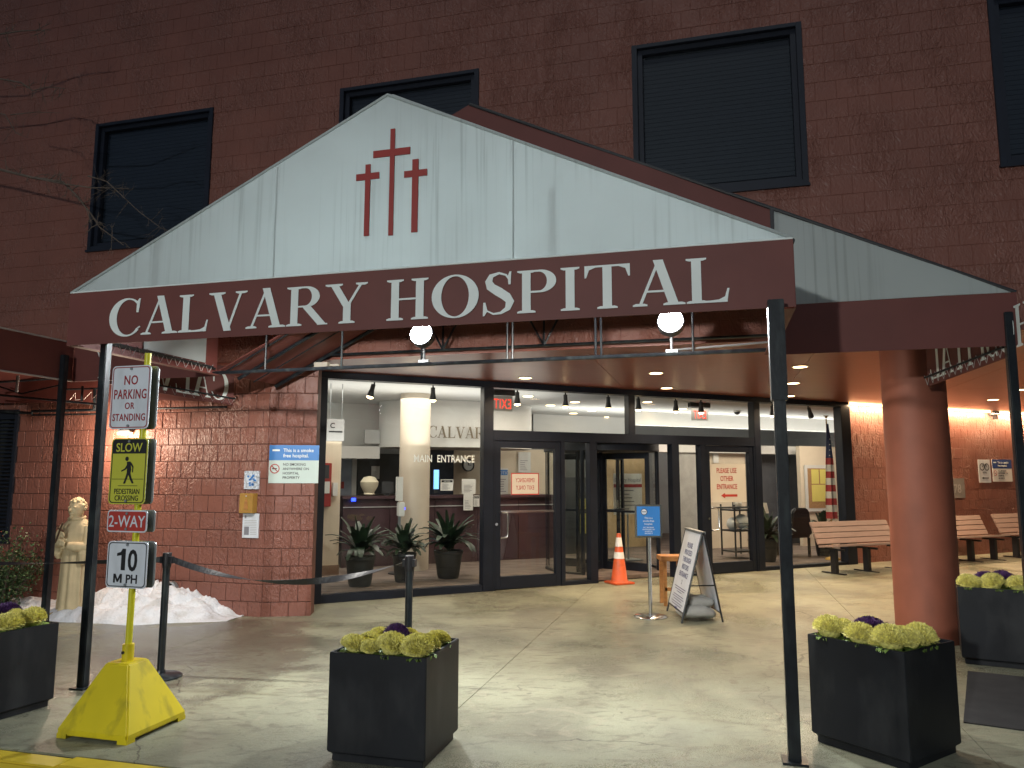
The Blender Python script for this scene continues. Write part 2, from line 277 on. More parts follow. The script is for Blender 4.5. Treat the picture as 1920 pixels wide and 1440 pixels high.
def ground_mat():
    m = mat('wet_concrete', (.252, .256, .180), .5, var=.20, scale=1.1, spec=.5); nt = m.node_tree; N = nt.nodes; L = nt.links; b = N['Principled BSDF']
    g = N.new('ShaderNodeNewGeometry'); base = b.inputs['Base Color'].links[0].from_socket
    def nz(sc, det=6, st=(1, 1, 1), dis=0):
        mp = N.new('ShaderNodeMapping'); mp.inputs['Scale'].default_value = st; L.new(g.outputs[0], mp.inputs[0])
        n = N.new('ShaderNodeTexNoise'); n.inputs['Scale'].default_value = sc; n.inputs['Detail'].default_value = det; n.inputs['Distortion'].default_value = dis; L.new(mp.outputs[0], n.inputs[0]); return n.outputs[0]
    def rng(v, a, b_, c=0, d=1):
        r = N.new('ShaderNodeMapRange'); r.inputs[1].default_value = a; r.inputs[2].default_value = b_; r.inputs[3].default_value = c; r.inputs[4].default_value = d; L.new(v, r.inputs[0]); return r.outputs[0]
    def mix(f, c1, col):
        x = N.new('ShaderNodeMixRGB'); L.new(f, x.inputs[0]); L.new(c1, x.inputs[1]); x.inputs[2].default_value = (*col, 1); return x.outputs[0]
    c = mix(rng(nz(.9, 8, (1, 1, 1), .8), .46, .66, 0, .72), base, (.125, .118, .088))
    c = mix(rng(nz(4, 9, (1, 2.0, 1), 1.6), .52, .66, 0, .6), c, (.12, .11, .08))
    c = mix(rng(nz(11, 6, (1, 1, 1), 2.0), .64, .70, 0, .55), c, (.07, .065, .05))
    c = mix(rng(nz(2.2, 10, (1, 1, 1), 2.5), .60, .66, 0, .35), c, (.33, .30, .22))
    c = mix(rng(nz(190, 2), .62, .72, 0, .6), c, (.40, .40, .36))
    c = mix(rng(nz(120, 2), .66, .72, 0, .6), c, (.06, .055, .05))
    # hairline cracks and gum spots
    mpv = N.new('ShaderNodeVectorMath'); mpv.operation = 'MULTIPLY_ADD'; nn_ = N.new('ShaderNodeTexNoise'); nn_.inputs['Scale'].default_value = 1.3; nn_.inputs['Detail'].default_value = 6; L.new(g.outputs[0], nn_.inputs[0]); L.new(nn_.outputs['Color'], mpv.inputs[0]); mpv.inputs[1].default_value = (1.2, 1.2, 0); L.new(g.outputs[0], mpv.inputs[2])
    vo = N.new('ShaderNodeTexVoronoi'); vo.feature = 'DISTANCE_TO_EDGE'; vo.inputs['Scale'].default_value = .33; L.new(mpv.outputs[0], vo.inputs[0])
    cr_ = N.new('ShaderNodeMath'); cr_.operation = 'MULTIPLY'; L.new(rng(vo.outputs[0], .0012, .0030, .75, 0), cr_.inputs[0]); L.new(rng(nz(.6, 3), .48, .58), cr_.inputs[1])
    c = mix(cr_.outputs[0], c, (.06, .055, .045))
    vg = N.new('ShaderNodeTexVoronoi'); vg.inputs['Scale'].default_value = 2.6; L.new(g.outputs[0], vg.inputs[0])
    c = mix(rng(vg.outputs[0], .045, .060, .55, 0), c, (.06, .055, .05))
    L.new(c, b.inputs['Base Color'])
    wet = rng(nz(.55, 5, (1, 1, 1), .6), .38, .58, .20, .55)
    # the thaw water spread out below the snow heap: a damp patch with a ragged edge
    wp = FM @ Vector((-5.0, 6.0, 0)); sb_ = N.new('ShaderNodeVectorMath'); sb_.operation = 'DISTANCE'; L.new(g.outputs[0], sb_.inputs[0]); sb_.inputs[1].default_value = (wp.x, wp.y, 0)
    jg = N.new('ShaderNodeMath'); jg.operation = 'MULTIPLY_ADD'; L.new(nz(2.2, 6), jg.inputs[0]); jg.inputs[1].default_value = 2.4; L.new(sb_.outputs['Value'], jg.inputs[2])
    pm = rng(jg.outputs[0], 2.6, 3.0, 1, 0)
    c2 = N.new('ShaderNodeMixRGB'); c2.blend_type = 'MULTIPLY'; L.new(pm, c2.inputs[0]); L.new(c, c2.inputs[1]); c2.inputs[2].default_value = (.62, .62, .64, 1); L.new(c2.outputs[0], b.inputs['Base Color'])
    wm = N.new('ShaderNodeMixRGB'); L.new(pm, wm.inputs[0]); L.new(wet, wm.inputs[1]); wm.inputs[2].default_value = (.17, .17, .17, 1); wet = wm.outputs[0]
    sp = rng(nz(150, 2), .35, .65, -.10, .10); ad = N.new('ShaderNodeMath'); L.new(wet, ad.inputs[0]); L.new(sp, ad.inputs[1]); L.new(ad.outputs[0], b.inputs['Roughness'])
    h = N.new('ShaderNodeMath'); h.operation = 'MULTIPLY_ADD'; L.new(nz(150, 3), h.inputs[0]); h.inputs[1].default_value = .6; L.new(nz(28, 4), h.inputs[2])
    bp = N.new('ShaderNodeBump'); bp.inputs['Strength'].default_value = .55; bp.inputs['Distance'].default_value = .006; L.new(h.outputs[0], bp.inputs['Height']); L.new(bp.outputs[0], b.inputs['Normal'])
    return m
CONCRETE = ground_mat()
JOINT = mat('joint_dirt', (.10, .095, .075), .8, var=.2)

# ------------------------------------------------------------------ lights
def lamp(kind, name, M, loc, energy, color, direction=None, size=.1, angle=120, blend=.6, size_y=None, spread=None):
    l = bpy.data.lights.new(name, kind); l.energy = energy; l.color = color
    if kind == 'SPOT': l.spot_size = radians(angle); l.spot_blend = blend; l.shadow_soft_size = size
    elif kind == 'AREA':
        l.shape = 'RECTANGLE' if size_y else 'DISK'; l.size = size
        if size_y: l.size_y = size_y
        if spread: l.spread = radians(spread)
    else: l.shadow_soft_size = size
    o = bpy.data.objects.new(name, l); C.collection.objects.link(o)
    o.location = M @ Vector(loc)
    if direction is not None:
        zz = -(M.to_3x3() @ Vector(direction)).normalized(); xx = (M.to_3x3() @ Vector((1, 0, 0))).normalized()
        yy = zz.cross(xx).normalized(); xx = yy.cross(zz); o.rotation_euler = Matrix(((xx.x, yy.x, zz.x), (xx.y, yy.y, zz.y), (xx.z, yy.z, zz.z))).to_euler()
    if kind == 'AREA': o.visible_camera = False
    return o

# ------------------------------------------------------------------ text
def text_mesh(s, size, sx=1.0, bold=0.0, align='CENTER', extrude=.0006, spacing=1.0, line=1.0):
    cu = bpy.data.curves.new('t', 'FONT'); cu.body = s; cu.size = size / .73; cu.align_x = align; cu.offset = bold * size; cu.extrude = extrude
    cu.space_character = spacing; cu.space_line = line; cu.resolution_u = 3
    o = bpy.data.objects.new('t', cu); me = bpy.data.meshes.new_from_object(o)
    vs = [(v.co.x * sx, v.co.z, v.co.y) for v in me.vertices]; fs = [list(p.vertices)[::-1] for p in me.polygons]
    bpy.data.objects.remove(o); bpy.data.curves.remove(cu); bpy.data.meshes.remove(me); return vs, fs
def text(mb, s, T, x, z, size, sx=1.0, bold=0.0, align='CENTER', off=.0025, mirror=False, spacing=1.0):
    """adds lettering to mb: (x,z) baseline point in the sign plane T"""
    vs, fs = text_mesh(s, size, sx, bold, align, spacing=spacing); k = -1 if mirror else 1
    mb.add([(x + k * a, -off + b, z + c) for a, b, c in vs], fs, T); return mb
def rect(mb, T, x0, z0, x1, z1, off=.0015, th=.001): return mb.box((x0, -off - th, z0), (x1, -off, z1), T)
def rrect(x0, z0, x1, z1, r, n=4):
    p = []
    for cx, cz, a0 in ((x1 - r, z1 - r, 0), (x0 + r, z1 - r, 90), (x0 + r, z0 + r, 180), (x1 - r, z0 + r, 270)):
        p += [(cx + r * cos(radians(a0 + 90 * i / n)), cz + r * sin(radians(a0 + 90 * i / n))) for i in range(n + 1)]
    return p
def ring(mb, T, outer, inner, off, th=.001):
    n = len(outer); vs = [(x, -off - th, z) for x, z in outer] + [(x, -off - th, z) for x, z in inner]
    mb.add(vs, [[i, (i + 1) % n, n + (i + 1) % n, n + i] for i in range(n)], T); return mb
def circ(cx, cz, r, n=24): return [(cx + r * cos(2 * pi * i / n), cz + r * sin(2 * pi * i / n)) for i in range(n)]

# serif capitals drawn as pieces, cap height 1
def serif_glyph(ch):
    P = []                                     # list of polygons
    def bar(x0, x1, z0, z1): P.append([(x0, z0), (x1, z0), (x1, z1), (x0, z1)])
    def ser(x0, x1, z, up):                    # bracketed serif
        t = .035 * up; xm0, xm1 = x0 + .055, x1 - .055
        P.append([(x0, z), (x1, z), (x1, z + t), (xm1, z + t * 1.7), (xm0, z + t * 1.7), (x0, z + t)])
    def stem(x, w=.16, bot=True, top=True):
        bar(x, x + w, 0, 1)
        if bot: ser(x - .09, x + w + .09, 0, 1)
        if top: ser(x - .09, x + w + .09, 1, -1)
    def diag(xa, za, xb, zb, w): P.append([(xa - w / 2, za), (xa + w / 2, za), (xb + w / 2, zb), (xb - w / 2, zb)])
    def arc(co, ro, ci, ri, a0, a1, n=30):
        for i in range(n):
            t0, t1 = radians(a0 + (a1 - a0) * i / n), radians(a0 + (a1 - a0) * (i + 1) / n)
            P.append([(co[0] + ro[0] * cos(t0), co[1] + ro[1] * sin(t0)), (co[0] + ro[0] * cos(t1), co[1] + ro[1] * sin(t1)),
                      (ci[0] + ri[0] * cos(t1), ci[1] + ri[1] * sin(t1)), (ci[0] + ri[0] * cos(t0), ci[1] + ri[1] * sin(t0))])
    if ch == 'C':
        arc((.46, .5), (.44, .525), (.50, .5), (.29, .48), 48, 318); P.append([(.70, .62), (.755, .62), (.79, 1.0), (.755, 1.0), (.70, .9)])
        P.append([(.745, .16), (.82, .22), (.80, .25), (.70, .17)]); return P, .84
    if ch == 'O': arc((.48, .5), (.46, .525), (.48, .5), (.27, .485), 0, 360, 40); return P, .96
    if ch == 'A':
        diag(.12, 0, .44, .98, .055); diag(.70, 0, .44, 1.03, .17); bar(.24, .60, .30, .345); ser(-.0, .25, 0, 1); ser(.52, .89, 0, 1); return P, .88
    if ch == 'L':
        stem(.12); bar(.28, .70, 0, .045); P.append([(.42, .045), (.70, .045), (.735, .30), (.70, .30), (.66, .12), (.56, .06)]); return P, .76
    if ch == 'V': diag(.44, -.02, .16, 1, .17); diag(.44, -.02, .73, 1, .055); ser(-.02, .36, 1, -1); ser(.60, .87, 1, -1); return P, .86
    if ch == 'Y': bar(.36, .52, 0, .5); ser(.27, .61, 0, 1); diag(.44, .42, .15, 1, .17); diag(.45, .42, .74, 1, .06); ser(-.03, .34, 1, -1); ser(.62, .87, 1, -1); return P, .86
    if ch in 'PR':
        stem(.12); bar(.28, .45, .955, 1); bar(.28, .45, .465, .51)
        arc((.45, .7325), (.30, .2675), (.43, .7325), (.15, .222), -90, 90, 18)
        if ch == 'R': diag(.82, 0, .46, .49, .19); P.append([(.70, 0), (.93, 0), (.93, .03), (.80, .05)]); return P, .90
        return P, .80
    if ch == 'H': stem(.12); stem(.62); bar(.28, .62, .49, .535); return P, .92
    if ch == 'I': stem(.12); return P, .42
    if ch == 'T':
        bar(.36, .52, 0, 1); ser(.26, .62, 0, 1); bar(.04, .84, .955, 1)
        P.append([(.04, .955), (.04, .72), (.07, .72), (.12, .90), (.24, .955)]); P.append([(.84, .955), (.84, .72), (.81, .72), (.76, .90), (.64, .955)]); return P, .88
    if ch == 'S':
        cl = [(.56, .80, .02), (.50, .93, .045), (.37, .985, .055), (.22, .93, .10), (.17, .80, .14), (.21, .67, .18), (.35, .55, .20), (.50, .42, .19), (.575, .29, .16), (.53, .13, .11), (.40, .035, .06), (.26, .02, .045), (.14, .10, .03), (.08, .26, .02)]
        pts = []
        for i, (x, z, w) in enumerate(cl):
            a, b = cl[max(i - 1, 0)], cl[min(i + 1, len(cl) - 1)]; dx, dz = b[0] - a[0], b[1] - a[1]; L_ = math.hypot(dx, dz)
            pts.append(((x - dz / L_ * w / 2, z + dx / L_ * w / 2), (x + dz / L_ * w / 2, z - dx / L_ * w / 2)))
        for i in range(len(pts) - 1): P.append([pts[i][0], pts[i][1], pts[i + 1][1], pts[i + 1][0]])
        P.append([(.545, .70), (.585, .70), (.60, 1.01), (.565, 1.01), (.53, .9)]); P.append([(.07, .30), (.11, .30), (.15, .10), (.09, -.02), (.06, -.02)]); return P, .68
    return [], .38
def serif_text(s, M_T, x0, x1, z, h, name, matl, parent, mirror=False, per_letter=True, off=.004):
    W_ = sum(serif_glyph(c)[1] for c in s); k = (x1 - x0) / W_; x = x0
    allm = MB()
    for c in s:
        P, w = serif_glyph(c)
        if P:
            m = MB() if per_letter else allm
            for i, poly in enumerate(P):
                q = [((x + px * k) if not mirror else (x1 + x0 - x - px * k), z + pz * h) for px, pz in poly]
                m.prism(q, -off - .002 - .00004 * i, -off + .00004 * i, M_T)
            if per_letter: m.build(name, matl, parent)
        x += w * k
    if not per_letter: allm.build(name, matl, parent)

# ================================================================== THE SETTING
road = MB(FM).box((-40, -30, -.45), (40, 3.56, -.14)).build('road', ROAD); tag(road, kind='structure')
def gsheet(mb, poly, z0, th):           # polygon of (s,d) in frame F following the ground's slight tilt
    top = []
    for s, d in poly: P = FM @ Vector((s, d, 0)); top.append(Vector((P.x, P.y, gz(P.x) + z0)))
    bot = [p - Vector((0, 0, th)) for p in top]; n = len(poly)
    mb.add(top + bot, [list(range(n)), list(range(2 * n - 1, n - 1, -1))] + [[i, i + n, (i + 1) % n + n, (i + 1) % n] for i in range(n)]); return mb
pav = gsheet(MB(), [(-30, 3.7), (30, 3.7), (30, 34), (-30, 34)], -.014, .3).build('pavement', JOINT); tag(pav, kind='structure')
SJ = [-20, -14.6, -11.4, -8.2, -4.98, -1.76, 1.46, 4.68, 7.9, 11.1, 20]; DJ = [3.735, 7.93, 12.2, 20, 30]
for i in range(len(SJ) - 1):
    for j in range(len(DJ) - 1):
        g_ = .0018
        gsheet(MB(), [(SJ[i] + g_, DJ[j] + g_), (SJ[i + 1] - g_, DJ[j] + g_), (SJ[i + 1] - g_, DJ[j + 1] - g_), (SJ[i] + g_, DJ[j + 1] - g_)], 0, .012).build('concrete_slab', CONCRETE, pav, bevel=.002)
kerb = MB(FM)
for k in range(-10, 12): kerb.box((k * 1.8, 3.585, -.4), (k * 1.8 + 1.792, 3.73, .004 + gz((FM @ Vector((k * 1.8, 3.6, 0))).x)))
tag(kerb.build('kerb', KERB_YELLOW, bevel=.012), kind='structure')

# ------------------------------------------------------------------ the building
B = thing('hospital_building', 'dark red painted block building front with square dark windows and recessed entrance', 'building', fw(-5.1, DF, 0), FA)
BI = rootm(B).inverted()
WZ0, WZ1 = 4.57, 6.33
WIN = [(-11.5, -9.72), (-7.93, -6.11), (-4.285, -2.52), (-.73, 1.007), (2.746, 4.50), (6.3, 8.05)]
SOF = 2.975; TOP = 9.6
zp = fx(394, 865.2).z % .2032; sp = fx(411.25, 785).x; rowp = math.floor((fx(411.25, 785).z - zp) / .2032)
def cut(x0, x1, z0, z1, holes):         # rectangle minus holes, clipped roughly
    out = [(x0, x1, z0, z1)]
    for hx0, hx1, hz0, hz1 in holes:
        nxt = []
        for a, b, c, d in out:
            if b <= hx0 or a >= hx1 or d <= hz0 or c >= hz1: nxt.append((a, b, c, d)); continue
            if a < hx0: nxt.append((a, hx0, c, d))
            if b > hx1: nxt.append((hx1, b, c, d))
            a2, b2 = max(a, hx0), min(b, hx1)
            if c < hz0: nxt.append((a2, b2, c, hz0))
            if d > hz1: nxt.append((a2, b2, hz1, d))
        out = nxt
    return out
def courses(x0, x1, z0, z1, holes, xp, row0, U=.2032):
    L_ = []
    k = math.floor((z0 - zp) / U)
    while zp + k * U < z1:
        za, zb = max(z0, zp + k * U), min(z1, zp + (k + 1) * U); ph = xp + ((k - row0) % 2) * U / 2
        i = math.floor((x0 - ph) / U)
        while ph + i * U < x1:
            xa, xb = max(x0, ph + i * U), min(x1, ph + (i + 1) * U)
            if xb - xa > .03 and zb - za > .03:
                L_ += [r for r in cut(xa, xb, za, zb, holes) if r[1] - r[0] > .03 and r[3] - r[2] > .03]
            i += 1
        k += 1
    return L_
J = .0045; BV = .004
def block_geo(mb, r, T, th=.03, jit=True):
    x0, x1, z0, z1 = r[0] + J, r[1] - J, r[2] + J, r[3] - J; y = random.uniform(-.0015, .0015) if jit else 0; q = BV
    vs = [(x0, y + q, z0), (x1, y + q, z0), (x1, y + q, z1), (x0, y + q, z1), (x0 + q, y, z0 + q), (x1 - q, y, z0 + q), (x1 - q, y, z1 - q), (x0 + q, y, z1 - q), (x0, th, z0), (x1, th, z0), (x1, th, z1), (x0, th, z1)]
    mb.add(vs, [(4, 5, 6, 7), (0, 1, 5, 4), (1, 2, 6, 5), (2, 3, 7, 6), (3, 0, 4, 7), (8, 9, 1, 0), (9, 10, 2, 1), (10, 11, 3, 2), (11, 8, 0, 3)], T)
LW = [(-9.41, -8.86, .76, 2.47)]          # shuttered window in the lower wall
lower = courses(-14.0, -5.1, -.1, SOF, LW, sp, rowp)
P0, P1 = fw(-5.1, DF, 0), Vector((-2.335, 8.93, 0)); PU = (P1 - P0).normalized(); PL = (P1 - P0).length
PT = plane_T((P0.x, P0.y, 0), PU, (0, 0, 1))
pier = courses(0, PL, -.1, SOF, [], .0, rowp)
FT = plane_T((0, DF, 0), (1, 0, 0), (0, 0, 1), FM)
cand = [(abs(r[0] + 5.1), r, FT) for r in lower] + [(0, r, PT) for r in pier]
cand.sort(key=lambda c: c[0])
bm0 = MB(); block_geo(bm0, (-.1016, .1016, -.1016, .1016), None, jit=False)
me0 = bpy.data.meshes.new('block'); me0.from_pydata(bm0.v, [], bm0.f); me0.materials.append(BLOCK)
rest = MB()
for n_, (k_, r, T) in enumerate(cand):
    if n_ < 300:
        o = link('block', me0, B); w_, h_ = r[1] - r[0], r[3] - r[2]
        Mx = BI @ T @ Matrix.Translation(((r[0] + r[1]) / 2, random.uniform(-.0015, .0015), (r[2] + r[3]) / 2))
        o.location = Mx.to_translation(); o.rotation_euler = Mx.to_euler(); o.scale = (w_ / .2032, 1, h_ / .2032)
    else: block_geo(rest, r, T)
wh = [(a, b, WZ0, WZ1) for a, b in WIN]
J = .0016; BV = .003
for r in courses(-14, 10, SOF, TOP, wh, sp, rowp): block_geo(rest, r, FT)
RW0 = 11.36
GT = plane_T((0, EG, 0), (1, 0, 0), (0, 0, 1), GM)
for r in courses(RW0, 22, 0, SOF, [], RW0 + .03, rowp): block_geo(rest, r, GT)
tag(rest.build('blockwork', BLOCK, B), kind='stuff')
bk = MB(FM)
for a, b, c, d in cut(-14, -5.1, -.3, SOF, LW): bk.box((a, DF + .009, c), (b, DF + .3, d))
bk.box((0, .009, -.3), (PL - .002, .25, SOF), Matrix(FM.inverted() @ PT))
bk.build('wall', MORTAR_SHADE, B); bk = MB(FM)
for a, b, c, d in cut(-14, 10, SOF + .001, TOP, wh): bk.box((a, DF + .0045, c), (b, DF + .3, d))
bk.build('upper_wall', MORTAR2, B)
# pier's return towards the glass, right wall core
m = MB(); q0 = Vector((P1.x, P1.y, 0)); q1 = gw(1.72, EG, 0)
rt = (q1 - q0); RTm = plane_T((q0.x, q0.y, 0), rt, (0, 0, 1))
m.box((.07, .0, -.2), (rt.length + .1, .12, SOF), RTm).build('wall_return', MORTAR_SHADE, B)
MB(GM).box((RW0, EG + .009, -.2), (22, EG + .3, SOF)).build('right_wall', MORTAR2, B)
m = MB(FM).box((-14, DF - .004, SOF - .012), (10, DF + .30, SOF - .001)).build('edge_flashing', MAROON_PAINT, B)
# soffit panels, clipped at the glass wall
def clip(poly, n, c):                    # keep n.p <= c
    out = []
    for i in range(len(poly)):
        a, b = poly[i], poly[(i + 1) % len(poly)]; fa, fb = a[0] * n[0] + a[1] * n[1] - c, b[0] * n[0] + b[1] * n[1] - c
        if fa <= 0: out.append(a)
        if (fa < 0 < fb) or (fb < 0 < fa): t = fa / (fa - fb); out.append((a[0] + t * (b[0] - a[0]), a[1] + t * (b[1] - a[1])))
    return out
gn = (-sin(GA), cos(GA)); pdir = (P1 - P0)
for i in range(9):
    for j in range(3):
        s0, s1, d0, d1 = -6.2 + i * 2.44, -6.2 + (i + 1) * 2.44 - .006, DF + .302 + j * 4.88, DF + .302 + (j + 1) * 4.88 - .006
        poly = [tuple((FM @ Vector((s, d, 0))).xy) for s, d in ((s0, d0), (s1, d0), (s1, d1), (s0, d1))]
        poly = clip(poly, gn, EG - .002)
        if len(poly) < 3: continue
        n = len(poly); m = MB(); m.add([(x, y, SOF) for x, y in poly] + [(x, y, SOF + .02) for x, y in poly], [list(range(n))[::-1], list(range(n, 2 * n))] + [[k, (k + 1) % n, (k + 1) % n + n, k + n] for k in range(n)])
        m.build('soffit_panel', MAROON_PAINT, B)
MB(FM).box((-14, DF + .3, SOF + .03), (16, DF + 16, SOF + .2)).build('soffit_deck', MORTAR_SHADE, B)
# upper windows
def window(s0, s1, z0, z1, slats=False):
    f = MB(FM); y = DF
    for w, ya, yb in ((.045, y - .02, y + .10), (.10, y + .03, y + .10)):
        f.box((s0 - (.0 if w > .05 else .012), ya, z0), (s0 + w, yb, z1)).box((s1 - w, ya, z0), (s1 + (.0 if w > .05 else .012), yb, z1))
        f.box((s0 + w, ya + .001, z1 - w), (s1 - w, yb, z1)).box((s0 + w, ya + .001, z0), (s1 - w, yb, z0 + w))
    o = f.build('window', NAVY, B, bevel=.004)
    MB(FM).box((s0 + .05, y + .085, z0 + .05), (s1 - .05, y + .09, z1 - .05)).build('pane', GLASS, o)
    bl = MB(FM); z = z0 + .14
    while z < z1 - .1:
        bl.box((s0 + .1, y + .10 if not slats else y + .03, z), (s1 - .1, y + .118 if not slats else y + .06, z + (.046 if not slats else .022))); z += .05
    tag(bl.build('blind', BLIND, o), kind='stuff')
    MB(FM).box((s0, y + .13, z0), (s1, y + .16, z1)).build('backing', BLACKPL, o)
    MB(FM).box((s0 - .02, y - .035, z0 - .03), (s1 + .02, y + .05, z0 - .002)).build('sill', NAVY, o)
for a, b in WIN: window(a, b, WZ0, WZ1)
window(-9.41, -8.86, .76, 2.47, slats=True)

# ------------------------------------------------------------------ right column
cs = gw(0, 0); cb = fw(1.97, 8.3)
col = thing('round_column', 'thick round terracotta painted column right of the entrance under the soffit', 'column', cb)
m = MB(Matrix.Translation(cb)); m.lathe([(.292, 0), (.292, SOF - cb.z)], 48, cap=False).build('shaft', COLUMN_PAINT, col, smooth=True)
MB(Matrix.Translation(cb)).lathe([(.30, SOF - cb.z - .05), (.305, SOF - cb.z - .001)], 48).build('collar', COLUMN_PAINT, col, smooth=True)

# ------------------------------------------------------------------ glass storefront
S = thing('glass_storefront', 'dark metal framed glass entrance wall with double swing doors and transoms', 'storefront', gw(1.7, EG), GA)
HZ = 2.885; BR = .10
def bars(name, lst, parent=S, mt=FRAME, bevel=.004):
    for a, b in lst: MB(GM).box(a, b).build(name, mt, parent, bevel=bevel)
g_end = gx(1412, 950).x
bars('mullion', [((1.70, 9.88, -.03), (1.86, 10.03, HZ)), ((4.085, 9.88, -.02), (4.235, 10.03, HZ)), ((9.085, 9.88, 0), (9.22, 10.03, HZ)), ((11.12, 9.86, 0), (11.355, 10.03, HZ))])
g_m = gx(1181, 770).x
bars('mullion', [((g_m - .06, 9.89, 2.27), (g_m + .06, 10.02, HZ))])
bars('head', [((1.70, 9.87, HZ), (11.355, 10.05, SOF - .001))])
bars('transom_bar', [((4.235, 9.885, 2.125), (9.085, 10.02, 2.27))])
bars('sill_rail', [((1.86, 9.89, -.03), (4.085, 10.02, BR)), ((9.22, 9.89, 0), (11.12, 10.02, BR)), ((5.335, 9.89, 0), (5.93, 10.02, .07)), ((7.40, 9.89, 0), (8.02, 10.02, .07))])
bars('jamb', [((5.335, 9.885, .07), (5.40, 10.02, 2.125)), ((5.83, 9.885, 0), (5.96, 10.02, 2.125)), ((7.36, 9.885, 0), (7.50, 10.02, 2.125)), ((7.93, 9.885, .07), (8.04, 10.02, 2.125)), ((4.235, 9.885, 0), (4.27, 10.02, 2.125)), ((9.05, 9.885, 0), (9.085, 10.02, 2.125))])
for a, b, z0, z1 in ((1.86, 4.085, BR, HZ), (9.22, 11.12, BR, HZ), (4.235, g_m - .06, 2.27, HZ), (g_m + .06, 9.085, 2.27, HZ), (5.40, 5.83, .07, 2.125), (7.50, 7.93, .07, 2.125)):
    MB(GM).box((a, 9.955, z0), (b, 9.962, z1)).build('pane', GLASS, S)
def swing_door(g0, g1, handle_g, side):
    d = MB(GM); e0, e1 = 9.90, 9.985; z0, z1 = .012 + gz(gw(g0, EG).x), 2.12
    sw = .085
    d.box((g0, e0, z0), (g0 + sw, e1, z1)).box((g1 - sw, e0, z0), (g1, e1, z1)).box((g0 + sw, e0 + .001, z1 - .10), (g1 - sw, e1 - .001, z1)).box((g0 + sw, e0 + .001, z0), (g1 - sw, e1 - .001, z0 + .17))
    o = d.build('door', FRAME, S, bevel=.004)
    MB(GM).box((g0 + sw, 9.94, z0 + .17), (g1 - sw, 9.947, z1 - .10)).build('pane', GLASS, o)
    MB(GM).box((g0 + sw, 9.93, 1.085), (g1 - sw, 9.975, 1.115)).build('push_bar', CHROME if side > 0 else FRAME, o)
    h = MB(GM); hg = handle_g
    h.path([(hg, 9.90, 1.10), (hg + .02, 9.85, 1.10), (hg + side * .09, 9.83, 1.09), (hg + side * .10, 9.83, 1.04), (hg + side * .10, 9.83, .80), (hg + side * .09, 9.83, .75), (hg, 9.85, .74), (hg, 9.90, .74)], .012, 8).build('handle', CHROME if side > 0 else FRAME, o, smooth=True)
    lk = MB(GM); lk.tube((hg - .05, 9.905, .93), (hg - .05, 9.885, .93), .02, 12).build('lock', CHROME, o, smooth=True)
swing_door(4.272, 5.333, 4.34, 1)
swing_door(8.042, 9.048, 8.12, 1)
# revolving door
rc = gw(6.67, 10.94, .02)
R = thing('revolving_door', 'dark framed revolving door with curved glass drum between the two swing doors', 'revolving door', rc, GA)
RM = Matrix.Translation(rc) @ Matrix.Rotation(GA, 4, 'Z')
def arcstrip(r, a0, a1, z0, z1, th, n=14):
    m = MB(RM); pts = [radians(a0 + (a1 - a0) * i / n) for i in range(n + 1)]
    vs = []; fs = []
    for t in pts: vs += [(r * cos(t), r * sin(t), z0), (r * cos(t), r * sin(t), z1), ((r + th) * cos(t), (r + th) * sin(t), z0), ((r + th) * cos(t), (r + th) * sin(t), z1)]
    for i in range(n): a = i * 4; b = a + 4; fs += [(a, a + 1, b + 1, b), (a + 2, b + 2, b + 3, a + 3), (a + 1, a + 3, b + 3, b + 1), (a, b, b + 2, a + 2)]
    fs += [(0, 2, 3, 1), (4 * n, 4 * n + 1, 4 * n + 3, 4 * n + 2)]
    return m.add(vs, fs)
for a0, a1 in ((140, 220), (-40, 40)):
    arcstrip(.92, a0, a1, .10, 2.0, .008).build('drum_pane', GLASS, R, smooth=True)
    arcstrip(.90, a0, a1, 0, .10, .05).build('drum_base', FRAME, R, smooth=True)
    for a in (a0, a1): t = radians(a); MB(RM).tube((.93 * cos(t), .93 * sin(t), 0), (.93 * cos(t), .93 * sin(t), 2.1), .035, 10).build('drum_post', FRAME, R)
MB(RM).lathe([(.97, 2.0), (.97, 2.25), (.001, 2.25)], 40).build('drum_head', FRAME, R, smooth=True)
MB(RM).tube((0, 0, 0), (0, 0, 2.0), .035, 12).build('centre_post', FRAME, R, smooth=True)
for k in range(4):
    T = Matrix.Rotation(radians(32 + 90 * k), 4, 'Z'); w = MB(RM)
    w.box((.03, -.02, .03), (.10, .02, 1.98), T).box((.80, -.02, .03), (.87, .02, 1.98), T).box((.10, -.019, 1.88), (.80, .019, 1.98), T).box((.10, -.019, .03), (.80, .019, .20), T).box((.10, -.025, 1.0), (.80, .025, 1.035), T)
    o = w.build('wing', FRAME, R, bevel=.003); MB(RM).box((.10, -.003, .20), (.80, .003, 1.88), T).build('pane', GLASS, o)
MB(RM).lathe([(.89, .0), (.89, .012)], 40).build('floor_mat', CARPET, R)

# ------------------------------------------------------------------ the lobby behind the glass
LZ = .09; CZ = 2.985
def lobby_sheet(name, z0, z1, mt):
    poly = [tuple((GM @ Vector((g, e, 0))).xy) for g, e in ((-6, 10.03), (17, 10.03), (17, 18), (-6, 18))]
    fnv = (sin(-FA), cos(FA)); poly = clip(poly, (-fnv[0], -fnv[1]), -(DF + .31)); n = len(poly); m = MB()
    m.add([(x, y, z0) for x, y in poly] + [(x, y, z1) for x, y in poly], [list(range(n))[::-1], list(range(n, 2 * n))] + [[k, (k + 1) % n, (k + 1) % n + n, k + n] for k in range(n)])
    return tag(m.build(name, mt), kind='structure')
lobby_sheet('lobby_floor', LZ - .05, LZ, CARPET); lobby_sheet('lobby_ceiling', CZ, CZ + .03, CEIL)
tag(MB(FM).box((-12, DF + .31, 0), (-5.0, DF + .36, CZ)).build('lobby_front_wall', GREY_WALL), kind='structure')
